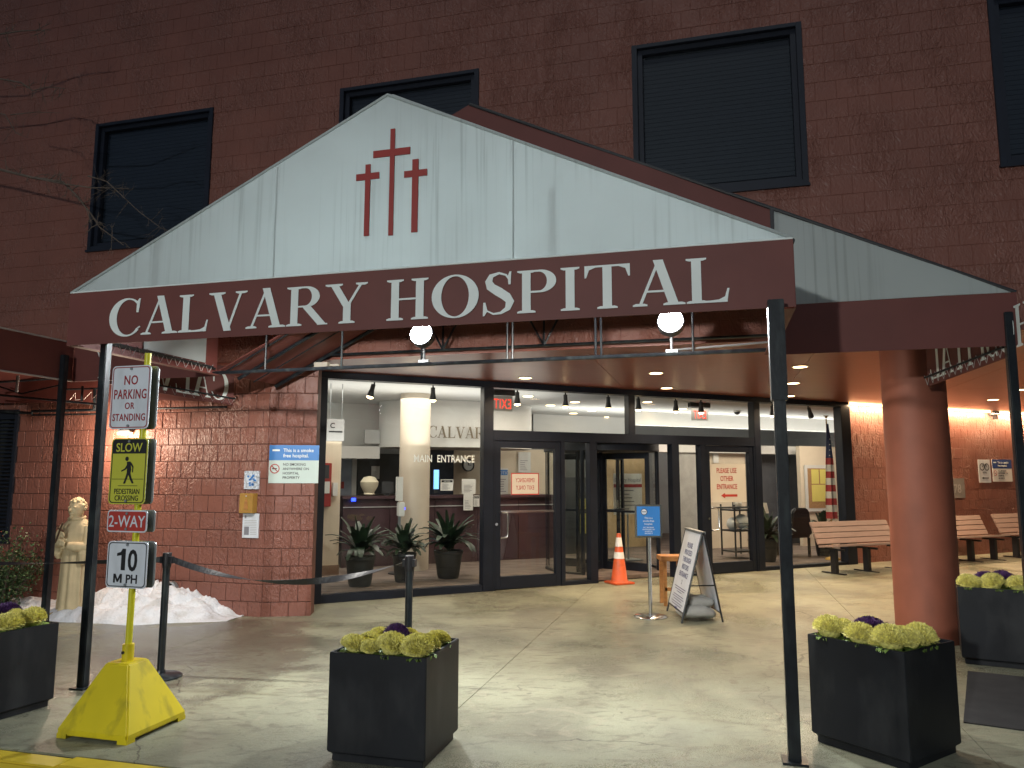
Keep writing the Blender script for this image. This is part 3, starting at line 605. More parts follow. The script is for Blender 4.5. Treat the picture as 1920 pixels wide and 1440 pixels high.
lw = MB(GM).box((-1.0, 17.0, 0), (17, 17.2, CZ)).box((16.6, 10.3, 0), (16.7, 17, CZ)); lw.v += [FM @ v_ for v_ in MB().box((-12, DF + .31, 0), (-5.0, DF + .36, CZ)).v] if False else []
tag(lw.build('lobby_back_wall', GREY_WALL), kind='structure')
def lbox(px0, py0, px1, py1, e, th, mt, name, parent=None, bevel=0, z0=None, z1=None):
    a, b = gx(px0, py0, e), gx(px1, py1, e); A_ = (a.x, e, z0 if z0 is not None else min(a.z, b.z)); B_ = (b.x, e + th, z1 if z1 is not None else max(a.z, b.z))
    m = MB(GM).box(A_, B_); c = GM @ Vector(((A_[0] + B_[0]) / 2, e + th / 2, A_[2]))
    return m.build(name, mt, parent, bevel=bevel, loc=None if parent else c, rot=GA)
def lthing(*a, label=None, cat=None, group=None, kind=None, **k): return tag(lbox(*a, **k), label, cat, group, kind)
lthing(590, 860, 634, 1060, 11.9, .4, CREAM, 'lobby_left_wall', z0=LZ, z1=2.15, kind='structure')
lthing(590, 860, 636, 1060, 11.88, .42, BASEBOARD, 'lobby_baseboard', z0=LZ + .001, z1=.24, kind='structure')
lthing(590, 835, 712, 860, 13.6, .5, WHITE_WALL, 'lobby_bulkhead', kind='structure')
lthing(590, 775, 712, 838, 14.2, .1, WHITE_WALL, 'lobby_upper_wall', z1=CZ - .002, kind='structure')
lthing(634, 862, 672, 1060, 14.9, .1, mat('blue_grey_door', (.22, .25, .31), .5), 'lobby_far_wall', z0=LZ, z1=2.16, kind='structure')
dw = thing('lobby_door', 'pale blue grey lobby door in a white frame behind the reception desk', 'door', GM @ Vector((gx(640, 900, 14.7).x, 14.7, LZ)), GA)
a = gx(638, 865, 14.7); b = gx(660, 865, 14.7); MB(GM).box((a.x, 14.7, LZ), (b.x, 14.75, 2.08)).build('leaf', mat('door_leaf', (.30, .34, .42), .5), dw)
MB(GM).box((b.x, 14.66, LZ), (b.x + .09, 14.76, 2.16)).box((a.x - .05, 14.66, 2.08), (b.x, 14.76, 2.16)).build('door_frame', WHITE_WALL, dw)
lthing(672, 850, 760, 925, 14.8, .2, DARKGREY, 'dark_alcove', label='dark staff alcove behind the reception desk left of the round column', cat='alcove')
lthing(805, 840, 850, 935, 14.8, .2, mat('staff_window', (.05, .06, .09), .2), 'staff_window', label='dark staff window behind desk right of the cream column', cat='window')
lthing(848, 840, 1050, 1060, 14.85, .2, CREAM, 'lobby_centre_wall', z0=LZ, z1=2.2, kind='structure')
# fire panel, telephone, call box
fp = thing('fire_alarm_panel', 'tall red fire alarm panel on the cream lobby wall', 'alarm panel', GM @ Vector((gx(606, 950, 11.86).x, 11.86, 1.0)), GA)
lbox(604, 868, 620, 950, 11.80, .08, REDBOX, 'cabinet', fp, .006); lbox(606, 903, 618, 925, 11.79, .008, PAPER, 'notice', fp); lbox(607, 872, 617, 897, 11.79, .008, DARKGREY, 'window', fp)
lthing(624, 905, 633, 930, 11.83, .06, PAPER, 'wall_telephone', label='cream wall telephone right of the red alarm panel', cat='telephone', bevel=.004)
lthing(640, 903, 645, 916, 14.62, .04, REDBOX, 'pull_station', label='small red fire pull box beside the lobby door', cat='alarm box', bevel=.004)
lthing(684, 806, 712, 832, 13.55, .03, GREY_WALL, 'air_vent', label='slatted air vent high on the white lobby wall', cat='vent')
# curved bulkhead with letters
e_b = 13.6; a = gx(712, 800, e_b); b = gx(992, 800, e_b); cgb = (a.x + b.x) / 2; rb = (b.x - a.x) / 2
zt_, zb_ = CZ - .003, 2.135
bh = thing('curved_bulkhead', 'white curved bulkhead with metal lettering hanging above the reception desk', 'bulkhead', GM @ Vector((cgb, e_b, zb_)), GA)
MB(GM).lathe([(rb * .98, 0), (rb, 0), (rb, zt_ - zb_), (rb * .98, zt_ - zb_)], 64, Matrix.Translation((cgb, e_b, zb_)), sx=1, sy=.55).build('drum', WHITE_WALL, bh, smooth=True)
MB(GM).lathe([(rb * .97, 0), (rb * .97, .02)], 64, Matrix.Translation((cgb, e_b, zb_ + .01)), sx=1, sy=.55).build('underside', GREY_WALL, bh)
e_f = e_b - rb * .55 - .05; a = gx(802, 820, e_f); b = gx(925, 820, e_f); zt1 = gx(850, 800, e_f)
BT = plane_T((0, e_f, 0), (1, 0, 0), (0, 0, 1), GM)
serif_text('CALVARY', BT, a.x, b.x, a.z, zt1.z - a.z, 'letter', mat('bronze_letter', (.22, .18, .13), .35, .7), bh, off=.0)
# round column inside
cx_ = gx(777, 900, 12.1); rr_ = (gx(805, 900, 12.1).x - gx(750, 900, 12.1).x) / 2
ccb = GM @ Vector((cx_.x, 12.1, LZ)); MBc = MB(Matrix.Translation(ccb)); MBc.lathe([(rr_, 0), (rr_, CZ - LZ)], 40, cap=False)
tag(MBc.build('lobby_column', mat('column_cream', (.50, .43, .35), .6, var=.03), smooth=True, loc=ccb), 'smooth cream round column standing in front of the reception desk', 'column')
# desk
dk = thing('reception_desk', 'long dark plum reception desk seen through the glass', 'desk', GM @ Vector((gx(645, 1000, 12.7).x, 12.7, LZ)), GA)
a = gx(644, 931, 12.7); b = gx(1046, 931, 12.7)
for k in range(5):
    g0 = a.x + (b.x - a.x) * k / 5; g1 = a.x + (b.x - a.x) * (k + 1) / 5 - .012; MB(GM).box((g0, 12.72, LZ), (g1, 12.76, a.z - .06)).build('front_panel', DESK, dk, bevel=.003)
MB(GM).box((a.x, 12.74, LZ), (b.x, 13.4, a.z - .05)).build('body', DESK, dk); MB(GM).box((a.x - .02, 12.66, a.z - .05), (b.x, 13.45, a.z)).build('counter_top', DESK, dk, bevel=.005)
MB(GM).box((a.x, 12.705, a.z - .19), (b.x, 12.72, a.z - .175)).build('trim_strip', GREY_WALL, dk)
lthing(659, 934, 667, 940, 12.65, .005, E_BLUE, 'blue_indicator', label='small blue light on the left end of the desk', cat='light')
def floor_pt(px, py, e=None): return
# items on the desk
hb = GM @ Vector((gx(692, 930, 12.95).x, 12.95, a.z)); mb_ = MB(Matrix.Translation(hb)).lathe([(.06, 0), (.10, .03), (.085, .05), (.15, .17), (.16, .24), (.10, .32), (.02, .34)], 20)
tag(mb_.build('cream_vase', mat('cream_ceramic', (.62, .56, .42), .5, bump=.5, bscale=30), smooth=True, loc=hb), 'round cream ornament on the reception desk', 'ornament')
def notice(px0, py0, px1, py1, e, label, txt=None, head=None, name='notice'):
    a, b = gx(px0, py1, e), gx(px1, py0, e); c = GM @ Vector(((a.x + b.x) / 2, e, a.z)); n = thing(name, label, 'sign', c, GA); w, h = b.x - a.x, b.z - a.z
    T = plane_T((a.x, e, a.z), (1, 0, 0), (0, 0, 1), GM)
    MB().box((0, 0, 0), (w, .006, h), T).build('sheet', PAPER, n)
    if head: m = MB(); rect(m, T, w * .06, h * .74, w * .94, h * .94); m.build('heading_band', SIGN_BLUE if head == 'b' else SIGN_BLACK, n); m = MB(); text(m, 'NOTICE', T, w / 2, h * .77, h * .12, off=.004); m.build('heading', PAPER, n)
    m = MB()
    for k in range(6): rect(m, T, w * .14, h * (.12 + .09 * k), w * (.5 + .3 * random.random()), h * (.12 + .09 * k) + h * .025)
    m.build('text_lines', PRINT_GREY, n); return n
notice(826, 899, 850, 920, 12.62, 'white notice with dark heading propped on the desk beside the column', head='k')
notice(866, 898, 892, 926, 12.64, 'tilted paper notice on a stand at the right of the desk')
notice(869, 926, 887, 957, 12.63, 'white paper notice taped to the desk front right of the column')
notice(888, 929, 899, 950, 12.64, 'small dark headed notice at the right end of the desk front', head='k')
notice(934, 878, 953, 928, 14.8, 'framed blue headed notice on the wall behind the glass door', head='b')
notice(972, 848, 995, 886, 14.8, 'long white clipboard sheet hanging on the cream lobby wall')
ck = GM @ Vector((gx(877, 874, 14.8).x, 14.8, gx(877, 884, 14.8).z)); rk = (gx(888, 874, 14.8).x - gx(866, 874, 14.8).x) / 2
ckt = thing('wall_clock', 'round black rimmed wall clock behind the desk', 'clock', ck, GA); CTm = Matrix.Translation((0, 0, rk)) @ Matrix.Rotation(pi / 2, 4, 'X')
CK = MB(Matrix.Translation(ck) @ Matrix.Rotation(GA, 4, 'Z')); CK.lathe([(rk, 0), (rk, .05), (rk * .84, .05), (rk * .84, .03)], 28, CTm, cap=False).build('rim', BLACKPL, ckt, smooth=True)
MB(Matrix.Translation(ck) @ Matrix.Rotation(GA, 4, 'Z')).lathe([(rk * .84, .02), (rk * .84, .031)], 28, CTm).build('dial', PAPER, ckt)
MB(Matrix.Translation(ck) @ Matrix.Rotation(GA, 4, 'Z')).box((-.008, -.04, rk), (.008, -.036, rk * 1.6)).box((-.006, -.04, rk - .006), (rk * .5, -.036, rk + .006)).build('hands', BLACKPL, ckt)
for k, (px, py, w, lab, cat, mt) in enumerate(((752, 902, .10, 'tall grey hand sanitizer stand in front of the column', 'stand', GREY_WALL),)):
    a = gx(746, 894, 11.6); b = gx(752, 1050, 11.6); st = thing('dispenser_stand', lab, cat, GM @ Vector((a.x, 11.6, LZ)), GA)
    MB(GM).box((a.x - .01, 11.6, a.z - .38), (a.x + .09, 11.68, a.z)).build('sign_plate', PAPER, st, bevel=.004); MB(GM).box((a.x + .02, 11.58, a.z - .62), (a.x + .12, 11.7, a.z - .40)).build('dispenser', PAPER, st, bevel=.01)
    MB(GM).box((a.x + .03, 11.62, LZ), (a.x + .07, 11.66, a.z - .62)).build('pole', GALV, st); MB(GM).lathe([(.16, 0), (.16, .02)], 20, Matrix.Translation((a.x + .05, 11.64, LZ))).build('foot', DARKGREY, st)
    MB(GM).box((a.x + .125, 11.6, a.z - .52), (a.x + .13, 11.62, a.z - .48)).build('indicator', E_BLUE, st)
# hanging department sign, dome cameras, desk monitors
a, b = gx(613, 826, 11.2), gx(646, 786, 11.2); t = thing('hanging_sign', 'grey hanging letter C direction sign at the far left of the lobby', 'sign', GM @ Vector(((a.x + b.x) / 2, 11.2, a.z)), GA); T = plane_T((a.x, 11.2, a.z), (1, 0, 0), (0, 0, 1), GM); w, h = b.x - a.x, b.z - a.z
MB().box((0, 0, 0), (w, .03, h), T).build('panel', GREY_WALL, t); m = MB(); text(m, 'C', T, w * .3, h * .58, h * .24, bold=.02, off=.003); m.build('letter', SIGN_BLACK, t); m = MB(); rect(m, T, w * .1, h * .38, w * .9, h * .44, .002); m.build('rule', SIGN_BLACK, t)
for xx in (.15, .85): MB().tube(T @ Vector((w * xx, .015, h)), T @ Vector((w * xx, .015, CZ - a.z)), .006, 6).build('hanger', GALV, t)
for px, py, lb in ((713, 764, 'black dome camera on the lobby ceiling left of the column'), (1222, 784, 'black dome camera over the second transom pane'), (1382, 770, 'black dome camera at the right end of the second transom pane')):
    v = ray(px, py); P = v * ((CZ - 1.6) / v.z); L0 = Vector((P.x, P.y, CZ)); t = thing('dome_camera', lb, 'camera', L0); MB(Matrix.Translation(L0)).lathe([(.075, -.001), (.075, -.03)], 18).build('mount', PAPER, t); MB(Matrix.Translation(L0)).lathe([(.06, -.03), (.055, -.06), (.03, -.085), (.005, -.09)], 18).build('dome', BLACKPL, t, smooth=True)
for x0, y0, x1, y1, lb in ((716, 903, 738, 926, 'dark computer monitor on the desk just left of the column'), (812, 880, 824, 918, 'narrow blue lit monitor right of the column')):
    a, b = gx(x0, y1, 12.95), gx(x1, y0, 12.95); t = thing('monitor', lb, 'monitor', GM @ Vector(((a.x + b.x) / 2, 12.95, a.z)), GA); MB(GM).box((a.x, 12.95, a.z), (b.x, 12.99, b.z)).build('casing', DARKGREY, t, bevel=.004); MB(GM).box((a.x + .01, 12.945, a.z + .01), (b.x - .01, 12.949, b.z - .01)).build('screen', E_SCREEN if x0 > 800 else DARKGREY, t); MB(GM).box(((a.x + b.x) / 2 - .03, 12.96, a.z - .06), ((a.x + b.x) / 2 + .03, 12.99, a.z)).build('stand', DARKGREY, t)
notice(696, 874, 712, 898, 14.7, 'white sheet pinned in the dark alcove behind the desk')
# right part of the lobby
e_r = 13.2
lthing(1188, 775, 1700, 815, e_r, .1, WHITE_WALL, 'cove_wall', z1=CZ - .002, kind='structure')
a = gx(1000, 800, e_r); b = gx(1600, 800, e_r)
lthing(1000, 800, 1188, 815, e_r + 1.6, .1, WHITE_WALL, 'far_cove_wall', z1=CZ - .002, kind='structure')
MBx = MB(GM).box((gx(1180, 800, e_r).x, e_r - .35, 2.12), (16.5, e_r - .30, 2.30)).box((gx(1180, 800, e_r).x, e_r - .30, 2.12), (16.5, e_r + .02, 2.17))
tag(MBx.build('cove_ledge', WHITE_WALL), kind='structure')
lthing(1262, 828, 1312, 1060, 12.9, .15, mat('elevator_grey', (.40, .39, .37), .45), 'elevator_door', z0=LZ, z1=2.15, label='grey elevator door between revolving door and right swing door', cat='elevator door')
lthing(1318, 828, 1404, 1060, 13.0, .1, CREAM, 'lobby_right_wall', z0=LZ, z1=2.14, kind='structure')
lthing(1404, 828, 1512, 1060, 13.25, .1, mat('charcoal_panel', (.085, .09, .105), .5), 'dark_lobby_doors', z0=LZ, z1=2.14, label='charcoal double doors behind the right end of the glass', cat='door')
lthing(1498, 828, 1690, 1060, 12.6, .1, CREAM, 'lobby_end_wall', z0=LZ, z1=2.3, kind='structure')
lthing(1338, 850, 1348, 868, 12.95, .04, PAPER, 'thermostat', label='white wall thermostat with dark screen above the red lettered sign', cat='thermostat', bevel=.004)
bb = thing('bulletin_board', 'cork bulletin board in a white frame with yellow sheets behind the flag', 'bulletin board', GM @ Vector((gx(1510, 955, 12.55).x, 12.55, 1.2)), GA)
lbox(1509, 872, 1566, 958, 12.55, .03, WHITE_WALL, 'frame', bb); lbox(1514, 878, 1562, 952, 12.545, .006, CORK, 'cork_panel', bb)
for q in ((1521, 880, 1536, 907), (1537, 880, 1552, 907), (1522, 909, 1552, 940)): lbox(*q, 12.54, .004, PAPER_Y, 'yellow_sheet', bb)
# flag with stripes on its pole
fpz = gx(1549, 785, 10.35); fl = thing('flag_on_pole', 'furled striped flag with stars on a pole behind the right glass pane', 'flag', GM @ Vector((fpz.x, 10.35, LZ)), GA)
MB(GM).tube((fpz.x, 10.35, LZ), (fpz.x, 10.35, fpz.z), .012, 8).build('pole', GOLDWOOD, fl)
MB(GM).lathe([(.14, LZ), (.13, LZ + .03), (.03, LZ + .06)], 20, Matrix.Translation((fpz.x, 10.35, 0))).build('stand', GOLDWOOD, fl, smooth=True)
MB(GM).sphere((fpz.x, 10.35, fpz.z + .03), .025, 10, 6).box((fpz.x - .06, 10.34, fpz.z + .045), (fpz.x + .06, 10.36, fpz.z + .06)).build('finial', GOLDWOOD, fl)
zA, zB = fpz.z - .10, gx(1562, 985, 10.35).z
def flag_fold(u0, u1, t0, t1, mt, name, seed):
    m = MB(GM); nu, nt_ = 10, 14; vs = []; fs = []
    for i in range(nt_ + 1):
        t = t0 + (t1 - t0) * i / nt_; z = zA + (zB - zA) * t; wd = .03 + .14 * min(1, t * 1.3)
        for j in range(nu + 1):
            u = u0 + (u1 - u0) * j / nu; xx = (u - .45) * 2 * wd * .62; yy = .05 * sin(u * 11 + seed + t * 1.5) * min(1, t * 2 + .2)
            vs.append((fpz.x + xx, 10.33 + yy, z))
    for i in range(nt_):
        for j in range(nu): a = i * (nu + 1) + j; fs.append((a, a + 1, a + nu + 2, a + nu + 1))
    m.add(vs, fs).build(name, mt, fl, smooth=True)
flag_fold(0, 1, 0, .34, FLAG_BLUE, 'blue_canton', 0)
for k in range(9): flag_fold(0, 1, .34 + .066 * k, .34 + .066 * (k + 1), FLAG_RED if k % 2 == 0 else FLAG_WHITE, 'stripe', 0)
m = MB(GM)
for k in range(9):
    z = zA + (zB - zA) * (.10 + .027 * k); xo = fpz.x + .05 * (1 if k % 2 else -1) * (.4 + k * .1)
    m.box((xo - .010, 10.255, z - .01), (xo + .010, 10.26, z + .01))
m.build('star', FLAG_WHITE, fl)
# lamp, chair
lp = GM @ Vector((gx(1430, 990, 11.6).x, 11.6, LZ)); tl = thing('table_lamp', 'cream shaded lamp just right of the right swing door', 'lamp', lp, GA); LM = Matrix.Translation(lp)
zs_ = gx(1430, 962, 11.6).z - LZ; MB(LM).lathe([(.13, zs_), (.095, zs_ + .2)], 20, cap=False).build('shade', LAMP_SHADE, tl, smooth=True); MB(LM).tube((0, 0, .62), (0, 0, zs_ + .1), .015, 8).build('stem', BLACKPL, tl)
MB(LM).lathe([(.06, .6), (.05, .66), (.015, .68)], 14).build('lamp_foot', BLACKPL, tl)
sp_ = thing('side_table', 'dark side table under the cream lamp', 'table', lp, GA); MB(LM).box((-.25, -.2, .56), (.25, .2, .60)).build('table_top', BLACKPL, sp_)
for q in ((-1, -1), (1, -1), (-1, 1), (1, 1)): MB(LM).box((q[0] * .22 - .02, q[1] * .17 - .02, 0), (q[0] * .22 + .02, q[1] * .17 + .02, .56)).build('leg', BLACKPL, sp_)
ac = GM @ Vector((gx(1500, 1000, 10.9).x, 10.9, LZ)); ch = thing('lobby_chair', 'black rounded back lobby chair behind the first bench', 'chair', ac, GA); AM = Matrix.Translation(ac) @ Matrix.Rotation(GA, 4, 'Z')
MB(AM).prism([(-.27, .42), (.27, .42), (.22, .85), (.15, .93), (-.15, .93), (-.22, .85)], -.06, .02).build('backrest', BLACKPL, ch, bevel=.02); MB(AM).box((-.27, .0, .36), (.27, .5, .46)).build('seat', BLACKPL, ch, bevel=.02)
for q in ((-1, 0), (1, 0), (-1, 1), (1, 1)): MB(AM).box((q[0] * .24 - .02, q[1] * .46, 0), (q[0] * .24 + .02, q[1] * .46 + .04, .36)).build('leg', BLACKPL, ch)
# directory board behind the revolving door
db = notice(1151, 888, 1203, 965, 11.8, 'white visitor directory board with a dark red band seen through the revolving door', name='directory_board')
a, b = gx(1151, 965, 11.8), gx(1203, 888, 11.8); T = plane_T((a.x, 11.8, a.z), (1, 0, 0), (0, 0, 1), GM); w, h = b.x - a.x, b.z - a.z
m = MB(); rect(m, T, 0, h * .66, w, h * .74, .003); m.build('red_band', SIGN_RED, db); m = MB(); text(m, 'Calvary Hospital', T, w / 2, h * .80, h * .10, sx=.85, off=.003); m.build('lettering', PRINT_GREY, db)
MB(GM).tube(((a.x + b.x) / 2, 11.82, LZ), ((a.x + b.x) / 2, 11.82, a.z), .015, 8).build('pole', GALV, db); MB(GM).box(((a.x + b.x) / 2 - .2, 11.65, LZ), ((a.x + b.x) / 2 + .2, 12.0, LZ + .02)).build('foot', GALV, db)
lthing(1130, 843, 1215, 1060, 14.0, .1, mat('tan_wall', (.50, .36, .20), .7), 'tan_lobby_wall', z0=LZ, z1=2.1, kind='structure')
lthing(1088, 935, 1104, 1000, 12.2, .02, PAPER_Y, 'yellow_poster', label='yellow poster seen through the left side of revolving door', cat='poster')
lthing(1052, 895, 1110, 1000, 13.2, .1, DARKGREY, 'dark_kiosk', label='dark check-in kiosk left of the revolving door', cat='kiosk', z0=LZ)
# cluttered cart behind right door
ct = GM @ Vector((gx(1385, 1040, 11.3).x, 11.3, LZ)); cart = thing('supply_cart', 'dark tiered cart with plastic bags behind the right swing door', 'cart', ct, GA); CM = Matrix.Translation(ct) @ Matrix.Rotation(GA, 4, 'Z')
for z in (.12, .5, .88): MB(CM).box((-.24, -.2, z), (.24, .2, z + .03)).build('shelf', DARKGREY, cart)
for q in ((-1, -1), (1, -1), (-1, 1), (1, 1)): MB(CM).box((q[0] * .23 - .012, q[1] * .19 - .012, .05), (q[0] * .23 + .012, q[1] * .19 + .012, 1.0)).build('upright', DARKGREY, cart)
for q in ((-.12, .53, .12), (.10, .55, .14), (.0, .91, .10)): MB(CM).sphere((q[0], 0, q[1] + q[2] * .9), q[2], 10, 7, (1, .9, 1)).build('bag', PAPER, cart, smooth=True)
MB(CM).tube((-.1, .0, .9), (-.1, 0, 1.25), .01, 6).box((-.2, -.02, 1.12), (0, .02, 1.15)).build('rack', DARKGREY, cart)

# potted plants
def leaf_plant(px, pyb, e, pot_px, h, seed, label, group=None, spread=.42, n=60):
    rnd = random.Random(seed); c = gx(px, pyb, e); base = GM @ Vector((c.x, e, LZ)); t = thing('potted_plant', label, 'plant', base, GA, group); Mx = Matrix.Translation(base)
    r = pot_px * .5
    pot = MB(Matrix.Translation(base)).lathe([(r * .72, 0), (r * .80, .05), (r, .36), (r * 1.06, .37), (r * 1.06, .41), (r * .95, .41), (r * .9, .37)], 24); pot.build('pot', PLANTER, t, smooth=True)
    m = MB(Mx)
    for k in range(n):
        a = rnd.uniform(0, 2 * pi); L_ = h * rnd.uniform(.55, 1.05); tilt = rnd.uniform(.1, 1.15); w = rnd.uniform(.036, .066)
        pts = []; x = z = 0; ang = tilt * .35
        for i in range(8):
            pts.append((x, z)); ang += tilt * .26 * (1 + .3 * (i > 4)); x += sin(ang) * L_ / 7; z += cos(ang) * L_ / 7
        vs = []; fs = []; ca, sa = cos(a), sin(a)
        for i, (x, z) in enumerate(pts):
            ww = w * sin(pi * (i + .6) / 8.2) ** .7 if i > 1 else .006
            vs += [(x * ca - ww * sa, x * sa + ww * ca, .38 + z + .01), (x * ca, x * sa, .38 + z), (x * ca + ww * sa, x * sa - ww * ca, .38 + z + .01)]
        for i in range(7): b_ = i * 3; fs += [(b_, b_ + 1, b_ + 4, b_ + 3), (b_ + 1, b_ + 2, b_ + 5, b_ + 4)]
        m.add(vs, fs)
    m.build('foliage', LEAF, t, smooth=True)
GP = 'leafy plants in dark pots inside the window'
leaf_plant(674, 1112, 10.55, .40, .62, 1, 'leftmost dark leafy plant in black pot behind the glass', GP)
leaf_plant(757, 1104, 10.75, .34, .52, 2, 'middle and smallest leafy plant behind the black stanchion post', GP)
leaf_plant(840, 1100, 10.85, .42, .70, 3, 'tall leafy plant in black pot nearest the left swing door', GP)
leaf_plant(1440, 1050, 10.6, .36, .60, 4, 'dark leafy plant behind the glass right of the right door')
leaf_plant(1545, 1030, 10.9, .34, .5, 5, 'low snake plant behind the first bench near the flag', spread=.2, n=30)
# exit signs
def exit_sign(px0, px1, py0, py1, e, label):
    a, b = gx(px0, py1, e), gx(px1, py0, e); w, h = b.x - a.x, b.z - a.z; c = GM @ Vector(((a.x + b.x) / 2, e, a.z)); t = thing('exit_sign', label, 'exit sign', c, GA)
    T = plane_T((a.x, e, a.z), (1, 0, 0), (0, 0, 1), GM)
    MB().box((0, 0, 0), (w, .012, h * .62), T).build('panel', GREY_WALL, t); MB().box((-w * .1, -.03, h * .64), (w * 1.1, .06, h * .88), T).build('housing', DARKGREY, t, bevel=.004)
    MB().box((w * .45, 0, h * .88), (w * .55, .02, CZ - a.z), T).build('stem', DARKGREY, t)
    m = MB(); text(m, 'EXIT', T, w / 2, h * .10, h * .42, sx=.62, bold=.0, off=.003, mirror=True, spacing=1.12); m.build('letters', E_EXIT, t)
exit_sign(924, 961, 726, 770, 10.7, 'reversed red exit sign behind the glass above the left swing door')
exit_sign(1297, 1327, 752, 788, 11.2, 'reversed exit sign behind the transom above the right swing door')
# track spotlights
tk = MB(GM).box((1.9, 10.42, CZ - .03), (11.0, 10.46, CZ - .001)); tag(tk.build('light_track', DARKGREY, loc=GM @ Vector((1.9, 10.44, CZ - .03)), rot=GA), 'long thin lighting track on lobby ceiling behind the glass', 'light track')
def track_spot(px, label, on=True, lean=0.0):
    g = gx(px, 720, 10.44).x; base = GM @ Vector((g, 10.44, CZ - .03)); t = thing('track_spotlight', label, 'spotlight', base, GA, 'track spotlights behind the glass'); Mx = Matrix.Translation(base) @ Matrix.Rotation(GA, 4, 'Z')
    Rm = Matrix.Rotation(lean, 4, 'Y')
    MB(Mx).tube((0, 0, 0), (0, 0, -.06), .012, 8).build('stem', DARKGREY, t)
    MB(Mx).lathe([(.032, -.05), (.034, -.13), (.05, -.20), (.05, -.235)], 16, Rm, cap=True).build('can', DARKGREY, t, smooth=True)
    MB(Mx).lathe([(.047, -.237), (.044, -.25), (.02, -.262)], 16, Rm).build('bulb', E_WARM if on else DARKGREY, t, smooth=True)
for px, lb, on, ln in ((702, 'leftmost tilted track spotlight behind the big left pane', 1, .25), (812, 'track spotlight above the right side of the cream column', 1, 0), (970, 'track spotlight just right of the left exit sign', 1, 0), (1060, 'track spotlight midway over the first transom pane', 1, 0), (1140, 'track spotlight at the right of the first transom pane', 1, 0),
                       (1196, 'track spotlight just right of the transom mullion', 1, 0), (1266, 'track spotlight left of the right exit sign', 1, 0), (1313, 'track spotlight hanging in front of the right exit sign', 1, 0), (1446, 'track spotlight in the pane left of the canopy post', 1, 0), (1513, 'unlit tilted track spotlight left of the flag', 0, -.3)): track_spot(px, lb, on, ln)
# recessed lights in the lobby ceiling
ORD = ('first', 'second', 'third', 'fourth', 'fifth', 'sixth', 'seventh', 'eighth', 'ninth', 'tenth', 'eleventh', 'twelfth', 'thirteenth', 'last')
for k_, (px, py) in enumerate(sorted(((785, 716), (936, 719), (990, 743), (1032, 760), (1078, 754), (1110, 770), (1135, 782), (896, 759), (735, 764), (1214, 754), (1226, 770), (1280, 767), (1075, 775), (1092, 789)))):
    v = ray(px, py); P = v * ((CZ - 1.6) / v.z); o = MB(Matrix.Translation((P.x, P.y, CZ - .006))).lathe([(.085, 0), (.085, .005)], 20)
    tag(o.build('ceiling_downlight', E_SOFFIT, loc=(P.x, P.y, CZ - .006)), ('leftmost' if k_ == 0 else ORD[k_] + ' from left') + ' small recessed light in the lobby ceiling', 'ceiling light', 'recessed lights in the lobby ceiling')
lamp('AREA', 'lobby_light', GM, (3.2, 11.6, 2.9), 62, (1, .90, .78), (0, 0, -1), size=2.4, size_y=1.6)
lamp('AREA', 'lobby_light', GM, (6.5, 11.6, 2.9), 60, (1, .86, .70), (0, 0, -1), size=2.4, size_y=1.6)
lamp('AREA', 'lobby_light', GM, (9.8, 11.6, 2.9), 60, (1, .86, .70), (0, 0, -1), size=2.4, size_y=1.2)
lamp('AREA', 'lobby_light', GM, (12.6, 11.4, 2.9), 60, (1, .86, .70), (0, 0, -1), size=2.0, size_y=1.0)
lamp('AREA', 'lobby_light', GM, (.8, 13.4, 2.4), 30, (.95, 1, .92), (0, .3, 1), size=1.2, size_y=.8)
lamp('AREA', 'cove_uplight', GM, (11.2, e_r - .12, 2.22), 110, (1, .96, .88), (0, .25, 1), size=8.5, size_y=.12)
lamp('AREA', 'lobby_ceiling_fill', GM, (4.6, 11.3, 2.1), 66, (1, .95, .88), (0, 0, 1), size=6, size_y=1)  # added fill without a fixture, brightens the lobby ceiling from below

# signs on the doors
def panel_sign(name, label, T, x0, z0, x1, z1, matl, th=.004, cat='sign', parent=None, r=0):
    c = T @ Vector(((x0 + x1) / 2, 0, z0)); rot = math.atan2((T.to_3x3() @ Vector((1, 0, 0))).y, (T.to_3x3() @ Vector((1, 0, 0))).x)
    t = thing(name, label, cat, c, rot) if parent is None else parent
    m = MB(); (m.prism(rrect(x0, z0, x1, z1, r), -th, 0, T) if r else m.box((x0, -th, z0), (x1, 0, z1), T)); m.build('panel', matl, t); return t
DT = plane_T((0, 9.925, 0), (1, 0, 0), (0, 0, 1), GM)
a, b = gx(1327, 942, 9.925), gx(1397, 870, 9.925)
t = panel_sign('door_sign', 'white sign with red lettering and left arrow on the right swing door', DT, a.x, a.z, b.x, b.z, PAPER_T); w, h = b.x - a.x, b.z - a.z
for s_, z_ in (('PLEASE USE', .76), ('OTHER', .55), ('ENTRANCE', .34)): m = MB(); text(m, s_, DT, a.x + w / 2, a.z + h * z_, h * .135, sx=.72, bold=.012, off=.006); m.build('lettering', SIGN_REDFACE, t)
m = MB(); m.prism([(a.x + w * .34, a.z + h * .17), (a.x + w * .44, a.z + h * .24), (a.x + w * .44, a.z + h * .20), (a.x + w * .76, a.z + h * .20), (a.x + w * .76, a.z + h * .14), (a.x + w * .44, a.z + h * .14), (a.x + w * .44, a.z + h * .10)], -.007, -.005, DT); m.build('arrow', SIGN_REDFACE, t)
a, b = gx(958, 928, 9.925), gx(1010, 887, 9.925)
t = panel_sign('emergency_exit_sign', 'reversed red bordered emergency exit sign on the left swing door', DT, a.x, a.z, b.x, b.z, PAPER_T); w, h = b.x - a.x, b.z - a.z
m = MB(); ring(m, DT, rrect(a.x, a.z, b.x, b.z, .004), rrect(a.x + .014, a.z + .014, b.x - .014, b.z - .014, .004), .0055); m.build('border', SIGN_REDFACE, t)
